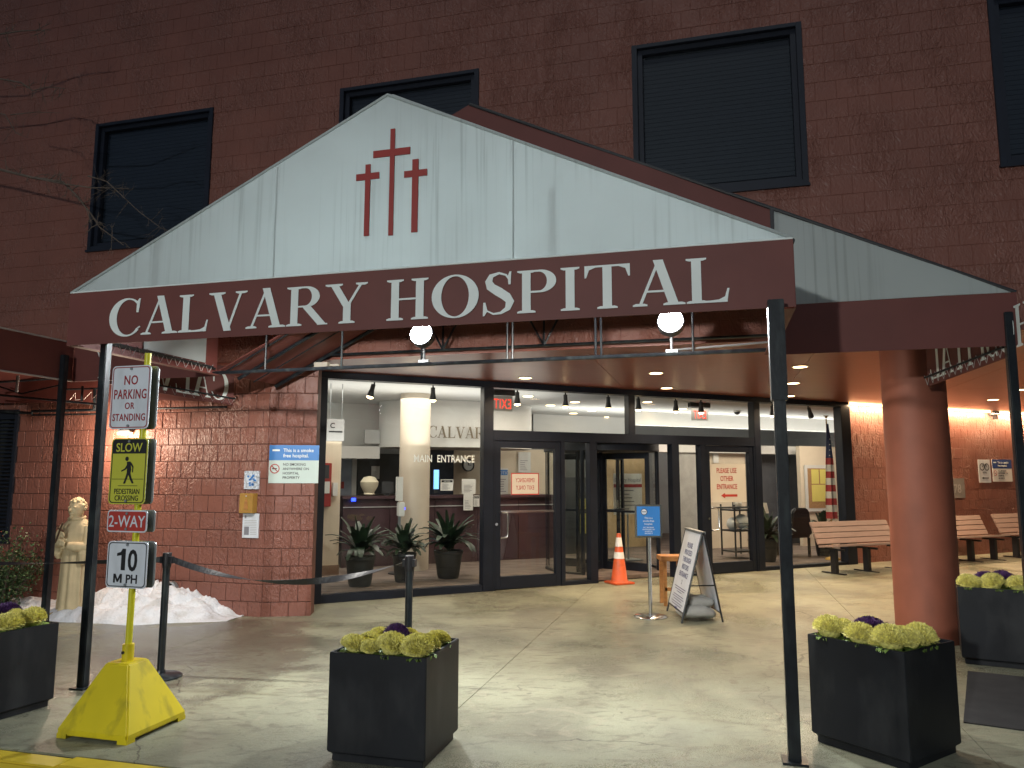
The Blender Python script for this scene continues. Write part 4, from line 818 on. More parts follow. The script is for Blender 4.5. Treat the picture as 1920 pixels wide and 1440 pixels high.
m = MB(); rect(m, DT, a.x + .014, a.z + .014, b.x - .014, b.z - .014, .006); m.build('face', PAPER_T, t)
m = MB(); text(m, 'EMERGENCY', DT, a.x + w / 2, a.z + h * .58, h * .20, sx=.62, bold=.0, off=.008, mirror=True); m.build('lettering', SIGN_REDFACE, t); m = MB(); text(m, 'EXIT ONLY', DT, a.x + w / 2, a.z + h * .24, h * .20, sx=.68, bold=.0, off=.008, mirror=True); m.build('lettering', SIGN_REDFACE, t)
a, b = gx(775, 866, 9.95), gx(888, 855, 9.95); PTm = plane_T((0, 9.95, 0), (1, 0, 0), (0, 0, 1), GM)
xm = a.x + (b.x - a.x) * .335
for s_, x_ in (('MAIN', a.x + (b.x - a.x) * .155), ('ENTRANCE', a.x + (b.x - a.x) * .70)): m = MB(); text(m, s_, PTm, x_, a.z, b.z - a.z + .012, sx=.76, bold=.015, off=.004, spacing=1.03); m.build('window_lettering', LETTER_WHITE, S)
# far plaques behind first

# ================================================================== CANOPY
SC, DC, ZB, ZT = -2.22, 4.75, 2.63, 3.06
K = thing('entrance_canopy', 'white and maroon canvas gabled entrance canopy on black steel posts with three red crosses', 'canopy', fw(SC, DC, 0), FA)
FP_ = plane_T((0, DC, 0), (1, 0, 0), (0, 0, 1), FM)
SL, SR, RL, RR, DR = -4.95, .51, -6.79, 2.35, 6.62
def pt(T, x, y):                          # picture point -> point in sign plane T
    o = T.to_translation(); n = Vector((T[0][1], T[1][1], T[2][1])); v = ray(x, y); c = Vector((0, 0, 1.6))
    return T.inverted() @ (c + v * ((o - c).dot(n) / v.dot(n)))
def canvas(name, poly, d, mt, th=.008, sub=14, puff=.012):     # polygon in (s,z) at depth d, thin and a little uneven
    bm = bmesh.new(); vs = [bm.verts.new((x, 0, z)) for x, z in poly]; bm.faces.new(vs)
    for k in range(sub):
        x = min(p[0] for p in poly) + (max(p[0] for p in poly) - min(p[0] for p in poly)) * (k + .5) / sub
        bmesh.ops.bisect_plane(bm, geom=bm.verts[:] + bm.edges[:] + bm.faces[:], plane_co=(x, 0, 0), plane_no=(1, 0, 0))
    for z in [min(p[1] for p in poly) + .14 * i for i in range(1, 12)]:
        bmesh.ops.bisect_plane(bm, geom=bm.verts[:] + bm.edges[:] + bm.faces[:], plane_co=(0, 0, z), plane_no=(0, 0, 1))
    bm.verts.index_update(); m = MB(FM); V = []
    for v in bm.verts:
        p = v.co; V.append((p.x, d + puff * (noise.noise(Vector((p.x * .9, p.z * 1.4, d * 3))) ), p.z))
    n = len(V); F_ = [[v.index for v in f.verts] for f in bm.faces]; E_ = [[v.index for v in e.verts] for e in bm.edges if len(e.link_faces) == 1]
    for f in F_:                          # make front faces look to -d
        a, b, c = (Vector(V[i]) for i in f[:3])
        if (b - a).cross(c - a).y > 0: f.reverse()
    m.add(V + [(x, y + th, z) for x, y, z in V], F_ + [[i + n for i in f][::-1] for f in F_] + [[a, b, b + n, a + n] for a, b in E_]); bm.free()
    return m.build(name, mt, K, smooth=True)
apexF, apexR = 4.372, 5.247
canvas('front_gable', [(SL, ZT), (SR, ZT), (SC + .04, apexF), (SC - .04, apexF)], DC, WHITE_CANVAS)
canvas('front_fascia', [(SL, ZB), (SR, ZB), (SR, ZT - .004), (SL, ZT - .004)], DC - .012, FABRIC_MAROON, puff=.004)
canvas('rear_gable_white', [(.56, ZT), (RR, ZT), (.56, ZT + .478 * (RR - .56))], DR, WHITE_CANVAS, puff=.03)
canvas('rear_gable_maroon', [(RL, ZT), (.55, ZT), (.55, ZT + .478 * (RR - .55)), (SC, apexR)], DR, FABRIC_MAROON)
canvas('rear_fascia', [(SR + .02, ZB), (RR, ZB), (RR, ZT - .004), (SR + .02, ZT - .004)], DR - .012, FABRIC_MAROON)
canvas('rear_fascia', [(RL, ZB), (SL - .02, ZB), (SL - .02, ZT - .004), (RL, ZT - .004)], DR - .012, FABRIC_MAROON)
def quad_sheet(name, pts, mt, th=.008):
    a, b, c = (Vector(p) for p in pts[:3]); n = (b - a).cross(c - a).normalized() * th; P = [Vector(p) for p in pts]; k = len(P)
    m = MB(FM); m.add(P + [p + n for p in P], [list(range(k))[::-1], list(range(k, 2 * k))] + [[i, (i + 1) % k, (i + 1) % k + k, i + k] for i in range(k)]); return m.build(name, mt, K)
# side fascias of the front bay with folded hems, of the left wing, and the roofs
for s, nm in ((SL, 'side_fascia'), (SR, 'side_fascia')):
    MB(FM).box((s - .004, DC + .01, ZB), (s + .004, DR - .02, ZT)).build(nm, FABRIC_MAROON, K)
    MB(FM).box((s - (.07 if s > 0 else -.005), DC + .03, ZB), (s + (-.005 if s > 0 else .07), DR - .03, ZB + .008)).build('hem', FABRIC_MAROON, K)
MB(FM).box((SL + .012, 5.55, 2.74), (SL + .018, 6.40, ZT)).build('white_side_panel', WHITE_CANVAS, K)
for ds, de, s in ((2.2, DR - .02, RL),): MB(FM).box((s - .004, ds, ZB), (s + .004, de, ZT)).build('side_fascia', FABRIC_MAROON, K)
MB(FM).box((RL + .004, 2.2, ZB - .004), (RL + .02, DR - .02, ZB + .012)).build('hem', mat('pale_piping', (.45, .40, .38), .6), K)
MB(FM).box((RL + .004, 2.2, ZT - .01), (RL + .016, DR - .02, ZT + .006)).build('piping', MATS['pale_piping'], K)
quad_sheet('left_wing_roof', [(RL - .01, 2.2, ZT - .02), (RL - .01, 7.7, ZT - .02), (-9.9, 7.7, ZT - .35), (-9.9, 2.2, ZT - .35)], FABRIC_MAROON)
quad_sheet('roof_slope', [(SL, DC + .02, ZT), (SL, DR, ZT), (SC, DR, apexF), (SC, DC + .02, apexF)], FABRIC_MAROON)
quad_sheet('roof_slope', [(SR, DC + .02, ZT), (SC, DC + .02, apexF), (SC, DR, apexF), (SR, DR, ZT)], FABRIC_MAROON)
quad_sheet('rear_roof_slope', [(RL, DR + .02, ZT), (RL, 7.78, ZT), (SC, 7.78, apexR), (SC, DR + .02, apexR)], FABRIC_MAROON)
quad_sheet('rear_roof_slope', [(RR, DR + .02, ZT), (SC, DR + .02, apexR), (SC, 7.78, apexR), (RR, 7.78, ZT)], FABRIC_MAROON)
quad_sheet('inner_roof_slope', [(SL - .05, DR + .05, 2.69), (SL - .05, 7.76, 2.69), (-3.55, 7.76, 3.40), (-3.55, DR + .05, 3.40)], FABRIC_MAROON)
for k, (s0, d, w) in enumerate(((-5.0, 6.72, .009), (-4.98, 7.02, .020), (-4.98, 7.3, .008), (-4.98, 7.74, .024))):
    MB(FM).tube((s0, d, 2.655), (-3.5, d, 2.655 + .507 * (-3.5 - s0)), w, 8).build('rafter', BLACK_STEEL, K, smooth=True)
# piping along the rakes
for a, b in (((SL, ZT), (SC, apexF)), ((SC, apexF), (SR, ZT))):
    MB(FM).tube((a[0], DC - .004, a[1]), (b[0], DC - .004, b[1] + .003), .011, 8).build('piping', WHITE_CANVAS, K, smooth=True)
MB(FM).tube((SC, DR, apexR), (RR, DR, ZT), .016, 8).build('piping', MATS['dark_grey'], K, smooth=True)
MB(FM).box((.535, DR - .012, ZT + .02), (.565, DR - .002, ZT + .85)).build('seam_strip', DARKGREY, K)
MB(FM).tube((SL, DC - .008, ZT), (SR, DC - .008, ZT), .007, 8).build('piping', LETTER_WHITE, K, smooth=True)
for px, py0 in ((962, 262), (520, 312)):
    a = fx(px, py0, DC - .01); b = fx(px + 2, 480, DC - .01); MB(FM).box((a.x - .005, DC - .0045, ZT + .01), (a.x + .005, DC - .002, a.z)).build('seam', WHITE_CANVAS, K)
# lettering on the front
A_, B_ = fx(203, 600, DC - .02), fx(1370, 520, DC - .02)
z0 = (fx(205, 630, DC - .02).z + fx(1368, 557, DC - .02).z) / 2; zh = fx(1330, 484, DC - .02).z - fx(1330, 559, DC - .02).z
serif_text('CALVARY HOSPITAL', plane_T((0, DC - .0155, 0), (1, 0, 0), (0, 0, 1), FM), A_.x, B_.x, z0 - .016, zh * 1.13, 'letter', LETTER_WHITE, K, off=.001)
# crosses
for xs, ys, xe, ye, ax0, ax1, ay, aw in ((727, 240, 740, 441, 699, 768, 285, .052), (681, 307, 694, 442, 667, 710, 330, .048), (770, 297, 784, 435, 757, 800, 324, .048)):
    p, q = fx(xs, ye, DC - .02), fx(xe, ys, DC - .02); l, r = fx(ax0, ay + 3, DC - .02), fx(ax1, ay - 3, DC - .02); zc = (l.z + r.z) / 2; w_ = q.x - p.x
    poly = [(p.x, p.z), (p.x + w_, p.z), (p.x + w_, zc - aw / 2), (r.x, zc - aw / 2), (r.x, zc + aw / 2), (p.x + w_, zc + aw / 2), (p.x + w_, q.z), (p.x, q.z), (p.x, zc + aw / 2), (l.x, zc + aw / 2), (l.x, zc - aw / 2), (p.x, zc - aw / 2)]
    MB(FM).prism(poly, DC - .0145, DC - .006).build('cross', RED_VINYL, K)
# posts
def post(s, d, ztop, r=.032, sleeve=None):
    P = fw(s, d); m = MB(FM); m.box((s - r, d - r, P.z), (s + r, d + r, ztop)); o = m.build('post', BLACK_STEEL, K, bevel=.006)
    MB(FM).box((s - r * 2, d - r * 2, P.z), (s + r * 2, d + r * 2, P.z + .012)).build('foot_plate', BLACK_STEEL, o)
    if sleeve: MB(FM).box((s - r - .012, d - r - .012, sleeve), (s + r + .012, d + r + .012, ztop + .001)).build('sleeve', BLACK_STEEL, o, bevel=.004)
post(-4.72, 4.90, 3.0); post(.385, 4.66, 2.655, .034, 2.05); post(-6.75, 6.45, 2.9); post(2.28, 6.62, 2.9)
# header frame behind, with uprights
def pipe(name, a, b, r=.013, mt=BLACK_STEEL, n=8): MB(FM).tube(a, b, r, n).build(name, mt, K, smooth=True)
pipe('header_pipe', (SL - .03, 6.55, 2.655), (.46, 6.55, 2.665), .018)
pipe('header_pipe', (SL - .03, 6.55, 3.05), (.50, 6.55, 3.05), .018)
pipe('header_pipe', (SL, DC + .05, 3.03), (SR, DC + .05, 3.03), .02)
for s in (-4.342, -3.494, -2.655, -1.81, -1.76, -.99, -.94, -.143): pipe('upright', (s, 6.55, 2.66), (s, 6.55, 3.05), .011)
for s in (SL, SR):
    pipe('side_pipe', (s - .02 * (1 if s > 0 else -1), DC, 2.72), (s - .02 * (1 if s > 0 else -1), 6.55, 2.70), .012); pipe('side_pipe', (s, DC, 3.05), (s, 6.55, 3.05), .014)
pipe('wall_pipe', (-4.6, 7.74, SOF + .03), (.7, 7.74, SOF + .03), .016)
pipe('conduit', (-.33, 6.57, 2.70), (.5, 6.60, 2.74), .010, GALV)
for c in (fx(1020, 658, 7.74), fx(830, 662, 7.74)):
    for dx in (-.19, .0, .19): pipe('brace', (c.x, 7.74, SOF + .03), (c.x + dx, 7.74, SOF + .38), .012)
# lacing on the hanging sides and the far side fascias with lettering seen from behind
def side_sign(a, b, hgt, name_s):
    # a: near lower point, b: far lower point (s,d,z); fabric hangs up from the lower edge; lettering reads from outside
    a, b = Vector(a), Vector(b); u = (b - a).normalized(); T = plane_T(a, u, (0, 0, 1), FM); L_ = (b - a).length
    T = Matrix(T)
    m = MB(); m.box((0, -.003, 0), (L_, .003, hgt), T); m.build('side_fascia', FABRIC_MAROON, K)
    m = MB(); m.box((0, -.006, -.012), (L_, .006, .02), T); m.build('hem', FABRIC_MAROON, K)
    return T, L_
a = fx(200, 718, 6.68); b = fx(437, 759, 7.72)
T, L_ = side_sign((a.x, 6.68, a.z), (b.x, 7.72, b.z), .44, 'left')
serif_text('CALVARY', T, .0 - .15, L_ - .06, .035, .33, 'letter', LETTER_WHITE, K, mirror=True, off=.006)
pipe('side_pipe', (a.x + .03, 6.68, a.z + .07), (b.x + .03, 7.72, b.z + .07), .009)
a = fx(1890, 667, 6.68); b = fx(1741, 722, 7.72)
T, L_ = side_sign((a.x, 6.68, a.z), (b.x, 7.72, b.z), .44, 'right')
T2 = plane_T((FM @ Vector((b.x - .0, 7.72, b.z))), (FM.to_3x3() @ Vector((a.x - b.x, 6.68 - 7.72, a.z - b.z))), (0, 0, 1))
serif_text('HOSPITAL', T2, .05, L_ + .3, .035, .33, 'letter', LETTER_WHITE, K, mirror=True, off=.006)
for k_, (aa, bb) in enumerate((((a.x - .03, 6.68, a.z + .07), (b.x - .03, 7.72, b.z + .07)), ((SL + .03, 5.0, 2.73), (SL + .03, 6.5, 2.71)), ((fx(200, 718, 6.68).x + .03, 6.68, fx(200, 718, 6.68).z + .07), (fx(437, 759, 7.72).x + .03, 7.72, fx(437, 759, 7.72).z + .07)))):
    aa, bb = Vector(aa), Vector(bb); pipe('lacing_rod', aa, bb, .010); pts = []
    n = 26
    for i in range(n + 1): p = aa.lerp(bb, i / n); pts.append(p + Vector((0, .0, -.075 if i % 2 else .02)))
    m = MB(FM); m.path(pts, .0032, 5); tag(m.build('lacing', MATS['pale_piping'], K), kind='stuff')
# left wing frame under its fascia
def fpipe(x0, y0, d0, x1, y1, d1, r=.014, mt=BLACK_STEEL, nm='wing_pipe'):
    p, q = fx(x0, y0, d0), fx(x1, y1, d1); pipe(nm, (p.x, d0, p.z), (q.x, d1, q.z), r, mt)
fpipe(-60, 720, 6.9, 112, 709, 7.3); fpipe(-60, 735, 6.9, 195, 759, 7.3); fpipe(-60, 766, 7.70, 60, 775, 7.70, .02); fpipe(60, 778, 7.72, 196, 776, 7.72, .012); fpipe(60, 771, 7.70, 196, 768, 7.70, .018)
fpipe(290, 766, 7.70, 425, 763, 7.70, .014); fpipe(-40, 712, 7.0, 40, 738, 7.05, .010); fpipe(40, 738, 7.05, 112, 722, 7.1, .010); fpipe(34, 704, 6.6, 31, 735, 6.6, .016, GALV); fpipe(155, 724, 7.2, 153, 752, 7.2, .014); fpipe(178, 728, 7.5, 177, 768, 7.5, .02); fpipe(120, 730, 7.5, 195, 728, 7.5, .012)
p = [fx(x, y, 7.25) for x, y in ((129, 752), (142, 736), (141, 750), (158, 748), (172, 734), (171, 750), (184, 738), (186, 750), (196, 742))]
MB(FM).path([(q.x, 7.25, q.z) for q in p], .004, 5).build('lacing', MATS['pale_piping'], K)
quad_sheet('left_wing_inner_fascia', [(-9.3, 7.62, 2.55), (-6.5, 7.62, 2.50), (-6.5, 7.62, 3.0), (-9.3, 7.62, 3.0)], FABRIC_MAROON)
quad_sheet('left_wing_inner_fascia', [(-6.5, 7.62, 2.52), (-5.75, 7.62, 2.48), (-5.75, 7.62, 3.0), (-6.5, 7.62, 3.0)], FABRIC_MAROON)

# ------------------------------------------------------------------ floodlights
def flood(px, py, label):
    c = fx(px, py, 6.47); base = FM @ Vector((c.x, 6.55, 2.675)); t = thing('floodlight', label, 'floodlight', base, FA, 'floodlights under the canopy'); z = c.z - .055
    Rm = Matrix.Translation((c.x, 6.5, z)) @ Matrix.Rotation(radians(-14), 4, 'X')
    MB(FM).prism(circ(0, 0, .115, 28), -.037, .05, Rm).build('housing', BLACKPL, t, bevel=.006)
    MB(FM).prism(circ(0, 0, .104, 28), -.044, -.037, Rm).build('lens', E_FLOOD, t)
    MB(FM).tube((c.x, 6.55, 2.675), (c.x, 6.55, z - .08), .014, 8).build('stem', GALV, t, smooth=True)
    MB(FM).box((c.x - .05, 6.53, 2.675), (c.x + .05, 6.57, 2.70)).build('clamp', GALV, t)
    lamp('SPOT', 'flood_beam', FM, (c.x, 6.42, z - .02), 265, (.92, .98, 1), (-.05, -1, -.42), size=.06, angle=150, blend=.45)
flood(790, 617, 'blazing white floodlight under the canopy below the letter H')
flood(1257, 592, 'blazing white floodlight under the canopy nearest the right post')
# assumed unseen lamps, added behind the front fascia to wash the wall and walk
for s_, lb in ((-3.7, 'assumed small lamp, added unseen high behind the left part of the front fascia'), (-.8, 'assumed small lamp, added unseen high behind the right part of the front fascia')):
    b_ = FM @ Vector((s_, 5.25, 3.0)); t = thing('assumed_canopy_lamp', lb, 'lamp', b_, FA); MB(FM).box((s_ - .11, 5.19, 2.955), (s_ + .11, 5.29, 3.0)).build('housing', BLACKPL, t); MB(FM).box((s_ - .10, 5.20, 2.945), (s_ + .10, 5.28, 2.954)).build('lens', E_COOL, t); MB(FM).tube((s_, 5.25, 3.0), (s_, 5.25, 3.35), .012, 6).build('stem', BLACKPL, t)
    lamp('SPOT', 'assumed_canopy_beam', FM, (s_, 5.27, 2.93), 330, (1, .97, .90), (0, .85, -1), size=.05, angle=140, blend=.6)
# soffit downlights
for k, (px, py, lb, pw) in enumerate(((985, 708, 'recessed warm light above the left swing door', 30), (1230, 699, 'recessed warm light nearest the right canopy floodlight', 30), (1250, 727, 'recessed warm light above the revolving door', 24), (1500, 687, 'recessed warm light right of the canopy post, front one', 36), (1487, 718, 'recessed warm light right of the canopy post, middle one', 32), (1480, 742, 'smallest recessed warm light over the first bench', 20), (1862, 749, 'recessed warm light above the wall signs on the right', 26), (1916, 730, 'recessed warm light at the right edge of the soffit', 30))):
    v = ray(px, py); P = v * ((SOF - 1.6) / v.z); L0 = Vector((P.x, P.y, SOF - .008)); t = thing('soffit_downlight', lb, 'ceiling light', L0, 0, 'recessed lights in the red soffit'); Mx = Matrix.Translation(L0)
    MB(Mx).lathe([(.105, 0), (.085, .002), (.085, .006), (.105, .006)], 28).build('trim', LETTER_WHITE, t); MB(Mx).lathe([(.083, -.002), (.083, .001)], 28).build('lens', E_SOFFIT, t)
    lamp('SPOT', 'downlight_beam', Matrix.Translation(L0), (0, 0, -.02), pw * (5.5 if px < 1300 else 8), (1, .73, .46), (0, 0, -1), size=.07, angle=150, blend=.8)
# cove along the right wall
cv = thing('cove_light', 'glowing warm strip light along the top of the right brick wall', 'strip light', gw(RW0, 9.9, SOF - .04), GA)
for k in range(8): MB(GM).box((RW0 + .02 + k * 1.25, 9.885, SOF - .035), (RW0 + .02 + k * 1.25 + 1.21, 9.93, SOF - .004)).build('tube', E_COVE, cv)
lamp('AREA', 'cove_glow', GM, (RW0 + 5, 9.84, SOF - .05), 300, (1, .68, .40), (0, .32, -1), size=10, size_y=.05)
# lamp on the left wall
wl = fx(236, 806, 7.78); wb = FM @ Vector((wl.x, 7.78, wl.z)); t = thing('wall_lamp', 'small glowing lamp on the left block wall behind the sign pole', 'wall lamp', wb, FA)
MB(FM).box((wl.x - .09, 7.74, wl.z - .03), (wl.x + .09, 7.81, wl.z + .06)).build('housing', DARKGREY, t, bevel=.005); MB(FM).box((wl.x - .08, 7.73, wl.z - .06), (wl.x + .08, 7.80, wl.z - .032)).build('lens', E_WARM, t)
lamp('POINT', 'wall_lamp_glow', FM, (wl.x, 7.46, wl.z - .12), 70, (1, .78, .58), size=.08)

# assumed shielded lamp on its pole behind the camera, added to light the front
dl = FM @ Vector((-3.2, -8.2, 0)); dl.z = -.14; t = thing('assumed_driveway_lamp', 'assumed shielded lamp on a dark pole, unseen behind the camera, added to light the entrance', 'assumed lamp', dl, FA); M = Matrix.Translation(dl) @ Matrix.Rotation(FA, 4, 'Z')
MB(M).tube((0, -.25, 0), (0, -.25, 3.9), .06, 12).build('pole', BLACK_STEEL, t, smooth=True); MB(M).box((-.35, -.35, 3.50), (.35, .50, 3.54)).box((-.35, -.35, 3.2), (.35, -.32, 3.5)).build('hood', BLACK_STEEL, t)  # hood added to dim the assumed lamp's beam on the upper wall
MB(M).sphere((0, -.1, 3.36), .08, 12, 8).build('globe', E_COOL, t)
lamp('SPOT', 'assumed_driveway_beam', M, (0, .0, 3.36), 2100, (.97, 1, .96), (.02, 1, -.06), size=.13, angle=84, blend=.4)

# ------------------------------------------------------------------ wall signs
def wsign(name, label, T, x0, y0, x1, y1, matl, cat='sign', th=.006, r=0):
    p, q = pt(T, x0, y1), pt(T, x1, y0); t = panel_sign(name, label, T, p.x, p.z, q.x, q.z, matl, th, cat, r=r); return t, p, q, q.x - p.x, q.z - p.z
def smoke_sign(T, x0, y0, x1, y1, label, blue, pale):
    t, p, q, w, h = wsign('smoke_free_sign', label, T, x0, y0, x1, y1, pale)
    m = MB(); rect(m, T, p.x, p.z + h * .60, q.x, q.z, .0065); m.build('blue_band', blue, t)
    m = MB(); text(m, 'This is a smoke', T, p.x + w * .28, p.z + h * .82, h * .095, align='LEFT', sx=.97, bold=.02, off=.009); text(m, 'free hospital.', T, p.x + w * .28, p.z + h * .68, h * .095, align='LEFT', bold=.02, sx=.97, off=.009); rect(m, T, p.x + w * .06, p.z + h * .84, p.x + w * .21, p.z + h * .89, .008); m.build('heading', LETTER_WHITE, t)
    m = MB()
    for k, s_ in enumerate(('NO SMOKING', 'ANYWHERE ON', 'HOSPITAL', 'PROPERTY')): text(m, s_, T, p.x + w * .28, p.z + h * (.46 - .115 * k), h * .068, align='LEFT', bold=.015, off=.009)
    cx2, cz2, rr2 = p.x + w * .12, p.z + h * .38, h * .11; m.box((cx2 - rr2 * .6, -.010, cz2 - rr2 * .12), (cx2 + rr2 * .5, -.009, cz2 + rr2 * .12), T); tag(m.build('lettering', SIGN_BLACK, t), kind='stuff')
    m = MB(); ring(m, T, circ(cx2, cz2, rr2 * 1.15), circ(cx2, cz2, rr2 * .92), .010); m.box((-rr2, -.0125, -rr2 * .1), (rr2, -.0115, rr2 * .1), T @ Matrix.Translation((cx2, 0, cz2)) @ Matrix.Rotation(radians(45), 4, 'Y')); m.build('prohibition_ring', SIGN_REDFACE, t); return t
PT2 = PT @ Matrix.Translation((0, -.003, 0))
smoke_sign(PT2, 503, 835, 599, 906, 'blue and pale smoke free hospital sign on the pier left of the glass', SIGN_BLUE, SIGN_PALE)
FT2 = FT @ Matrix.Translation((0, -.004, 0)); GT2 = GT @ Matrix.Translation((0, -.004, 0))
t, p, q, w, h = wsign('framed_picture', 'small shiny blue and white framed picture above the wooden box', FT2, 459, 883, 488, 917, mat('picture_tile', (.55, .60, .68), .12, var=.5, scale=40, spec=.8), 'picture', .02)
m = MB(); r2 = random.Random(3)
for k in range(16): x = p.x + w * (.2 + .5 * r2.random()); z = p.z + h * (.15 + .6 * r2.random()); m.box((x, -.022, z), (x + w * .13, -.0205, z + h * .09), FT2)
m.build('blue_glaze', SIGN_BLUE, t)
t, p, q, w, h = wsign('donation_box', 'gilded wooden box with carved front mounted on the left block wall', FT2, 457, 925, 483, 961, GOLDWOOD, 'box', .09)
m = MB(); ring(m, FT2, rrect(p.x + .015, p.z + .015, q.x - .015, q.z - .015, .01), rrect(p.x + .022, p.z + .022, q.x - .022, q.z - .022, .01), .092); m.build('carved_border', WOOD, t)
m = MB(); m.sphere(((p.x + q.x) / 2, -.095, q.z - .03), .009, 8, 6, T=FT2); m.build('knob', PAPER, t, smooth=True)
m = MB(); m.prism([(p.x + w * .35, p.z + .04), (p.x + w * .65, p.z + .04), (p.x + w * .6, p.z + h * .6), (p.x + w * .5, p.z + h * .75), (p.x + w * .4, p.z + h * .6)], -.098, -.09, FT2); m.build('carved_relief', WOOD, t)
t, p, q, w, h = wsign('wall_notice', 'white framed notice with small photo below the wooden box', FT2, 455, 963, 487, 1008, SIGN_WHITE, 'notice', .015)
m = MB(); rect(m, FT2, p.x + w * .12, p.z + h * .12, p.x + w * .42, p.z + h * .46, .0155); rect(m, FT2, p.x + w * .12, p.z + h * .80, p.x + w * .22, p.z + h * .92, .0155); m.build('photo_print', PRINT_GREY, t)
m = MB()
for k in range(9): rect(m, FT2, p.x + w * (.12 if k > 4 else .5), p.z + h * (.14 + .07 * k), p.x + w * .88, p.z + h * (.14 + .07 * k) + h * .02, .0155)
m.build('text_lines', GREY_WALL, t)
# right wall
smoke_sign(GT2, 1862, 862, 1895, 903, 'smoke free sign with dark blue top on the right brick wall', mat('deep_blue_face', (.03, .07, .25), .45), PAPER)
t, p, q, w, h = wsign('bike_parking_sign', 'narrow white bicycle parking sign with left arrow on the right wall', GT2, 1836, 862, 1855, 905, SIGN_WHITE)
m = MB()
for cx2 in (.30, .70): ring(m, GT2, circ(p.x + w * cx2, p.z + h * .68, w * .20), circ(p.x + w * cx2, p.z + h * .68, w * .15), .008)
for a0, b0 in (((.30, .68), (.45, .80)), ((.45, .80), (.66, .80)), ((.70, .68), (.64, .84)), ((.30, .68), (.50, .68)), ((.50, .68), (.66, .80)), ((.45, .80), (.42, .86))):
    m.tube(*( [GT2 @ Vector((p.x + w * v_[0], -.009, p.z + h * v_[1])) for v_ in (a0, b0)]), .004, 5)
text(m, 'PARKING', GT2, p.x + w * .5, p.z + h * .40, h * .08, sx=.62, off=.009)
m.prism([(p.x + w * .2, p.z + h * .2), (p.x + w * .4, p.z + h * .25), (p.x + w * .4, p.z + h * .22), (p.x + w * .8, p.z + h * .22), (p.x + w * .8, p.z + h * .18), (p.x + w * .4, p.z + h * .18), (p.x + w * .4, p.z + h * .15)], -.01, -.008, GT2); m.build('print', SIGN_BLACK, t)
t, p, q, w, h = wsign('date_plaque', 'grey stone plaque with raised number 1978 on the right wall', GT2, 1764, 897, 1805, 934, mat('plaque_stone', (.22, .20, .19), .7, bump=.3), 'plaque', .03)
m = MB(); text(m, '1978', GT2, (p.x + q.x) / 2 + .01, p.z + h * .26, h * .46, sx=.95, bold=.01, off=.032); m.build('raised_number', mat('plaque_digits', (.36, .34, .33), .6), t)
c = pt(GT2, 1858, 776); t = thing('wall_fixture', 'small dark twin head fixture at the top of the right wall', 'fixture', GT2 @ Vector((c.x, -.1, c.z)), GA); MB().box((c.x - .1, -.12, c.z - .03), (c.x + .1, 0, c.z + .05), GT2).build('body', DARKGREY, t); MB().box((c.x - .02, -.12, c.z - .12), (c.x + .03, -.04, c.z - .03), GT2).build('head', DARKGREY, t)
c = fx(604, 686, 7.70); t = thing('emergency_light', 'cream emergency light box under the canopy above the pier', 'emergency light', FM @ Vector((c.x, 7.75, c.z)), FA); MB(FM).box((c.x - .085, 7.66, c.z - .035), (c.x + .085, 7.80, c.z + .04)).build('box', LAMP_SHADE, t, bevel=.004); MB(FM).box((c.x + .085, 7.72, c.z - .02), (c.x + .20, 7.76, c.z + .02)).build('head', LAMP_SHADE, t)
c = fx(322, 1105, DF); vb = FM @ Vector((c.x, DF, c.z)); t = thing('round_wall_vent', 'round metal rimmed dark vent low on the wall above the snow', 'vent', vb, FA); VM = Matrix.Translation(vb) @ Matrix.Rotation(FA, 4, 'Z'); Rv = Matrix.Rotation(pi / 2, 4, 'X')
MB(VM).lathe([(.10, 0), (.10, .05), (.085, .06), (.075, .05)], 28, Rv, cap=False).build('rim', GALV, t, smooth=True); MB(VM).lathe([(.077, .01), (.06, .045), (.02, .05)], 28, Rv).build('dark_lens', BLACKPL, t, smooth=True)

# ------------------------------------------------------------------ yellow sign stand
SB = (-3.715, 4.21); sb = fw(*SB); Y = thing('sign_stand', 'yellow pyramid base traffic sign pole with four stacked road signs', 'sign post', sb, FA)
m = MB(FM); b0, h0, zt0 = .255, .088, .42
def ringsq(h, z, cx=SB[0], cy=SB[1]): return [(cx - h, cy - h, z + sb.z), (cx + h, cy - h, z + sb.z), (cx + h, cy + h, z + sb.z), (cx - h, cy + h, z + sb.z)]
m.add(ringsq(b0 + .006, .018) + ringsq(b0 + .006, .055) + ringsq(b0 - .004, .075) + ringsq(h0, zt0), [(0, 3, 2, 1)] + [(i + 4 * l, (i + 1) % 4 + 4 * l, (i + 1) % 4 + 4 + 4 * l, i + 4 + 4 * l) for l in range(3) for i in range(4)] + [(12, 13, 14, 15)])
m.build('base', YELLOW, Y, bevel=.010)
for sx_, sy_ in ((-1, -1), (1, -1), (1, 1), (-1, 1)): MB(FM).box((SB[0] + sx_ * .26, SB[1] + sy_ * .26, sb.z), (SB[0] + sx_ * .19, SB[1] + sy_ * .19, sb.z + .03)).build('foot', YELLOW, Y)
MB(FM).tube((SB[0], SB[1], .40), (SB[0], SB[1], .52), .036, 20).build('collar', YELLOW, Y, bevel=.003); MB(FM).tube((SB[0] - .005, SB[1] - .034, .47), (SB[0] - .005, SB[1] - .044, .47), .010, 8).build('set_screw', BLACKPL, Y)
ztop = fx(247, 664, SB[1]).z; MB(FM).tube((SB[0], SB[1], .5), (SB[0] + .012, SB[1], ztop), .021, 18).build('pole', YELLOW_POLE, Y, smooth=True)
YT = plane_T((0, SB[1] - .03, 0), (1, 0, 0), (0, 0, 1), FM)
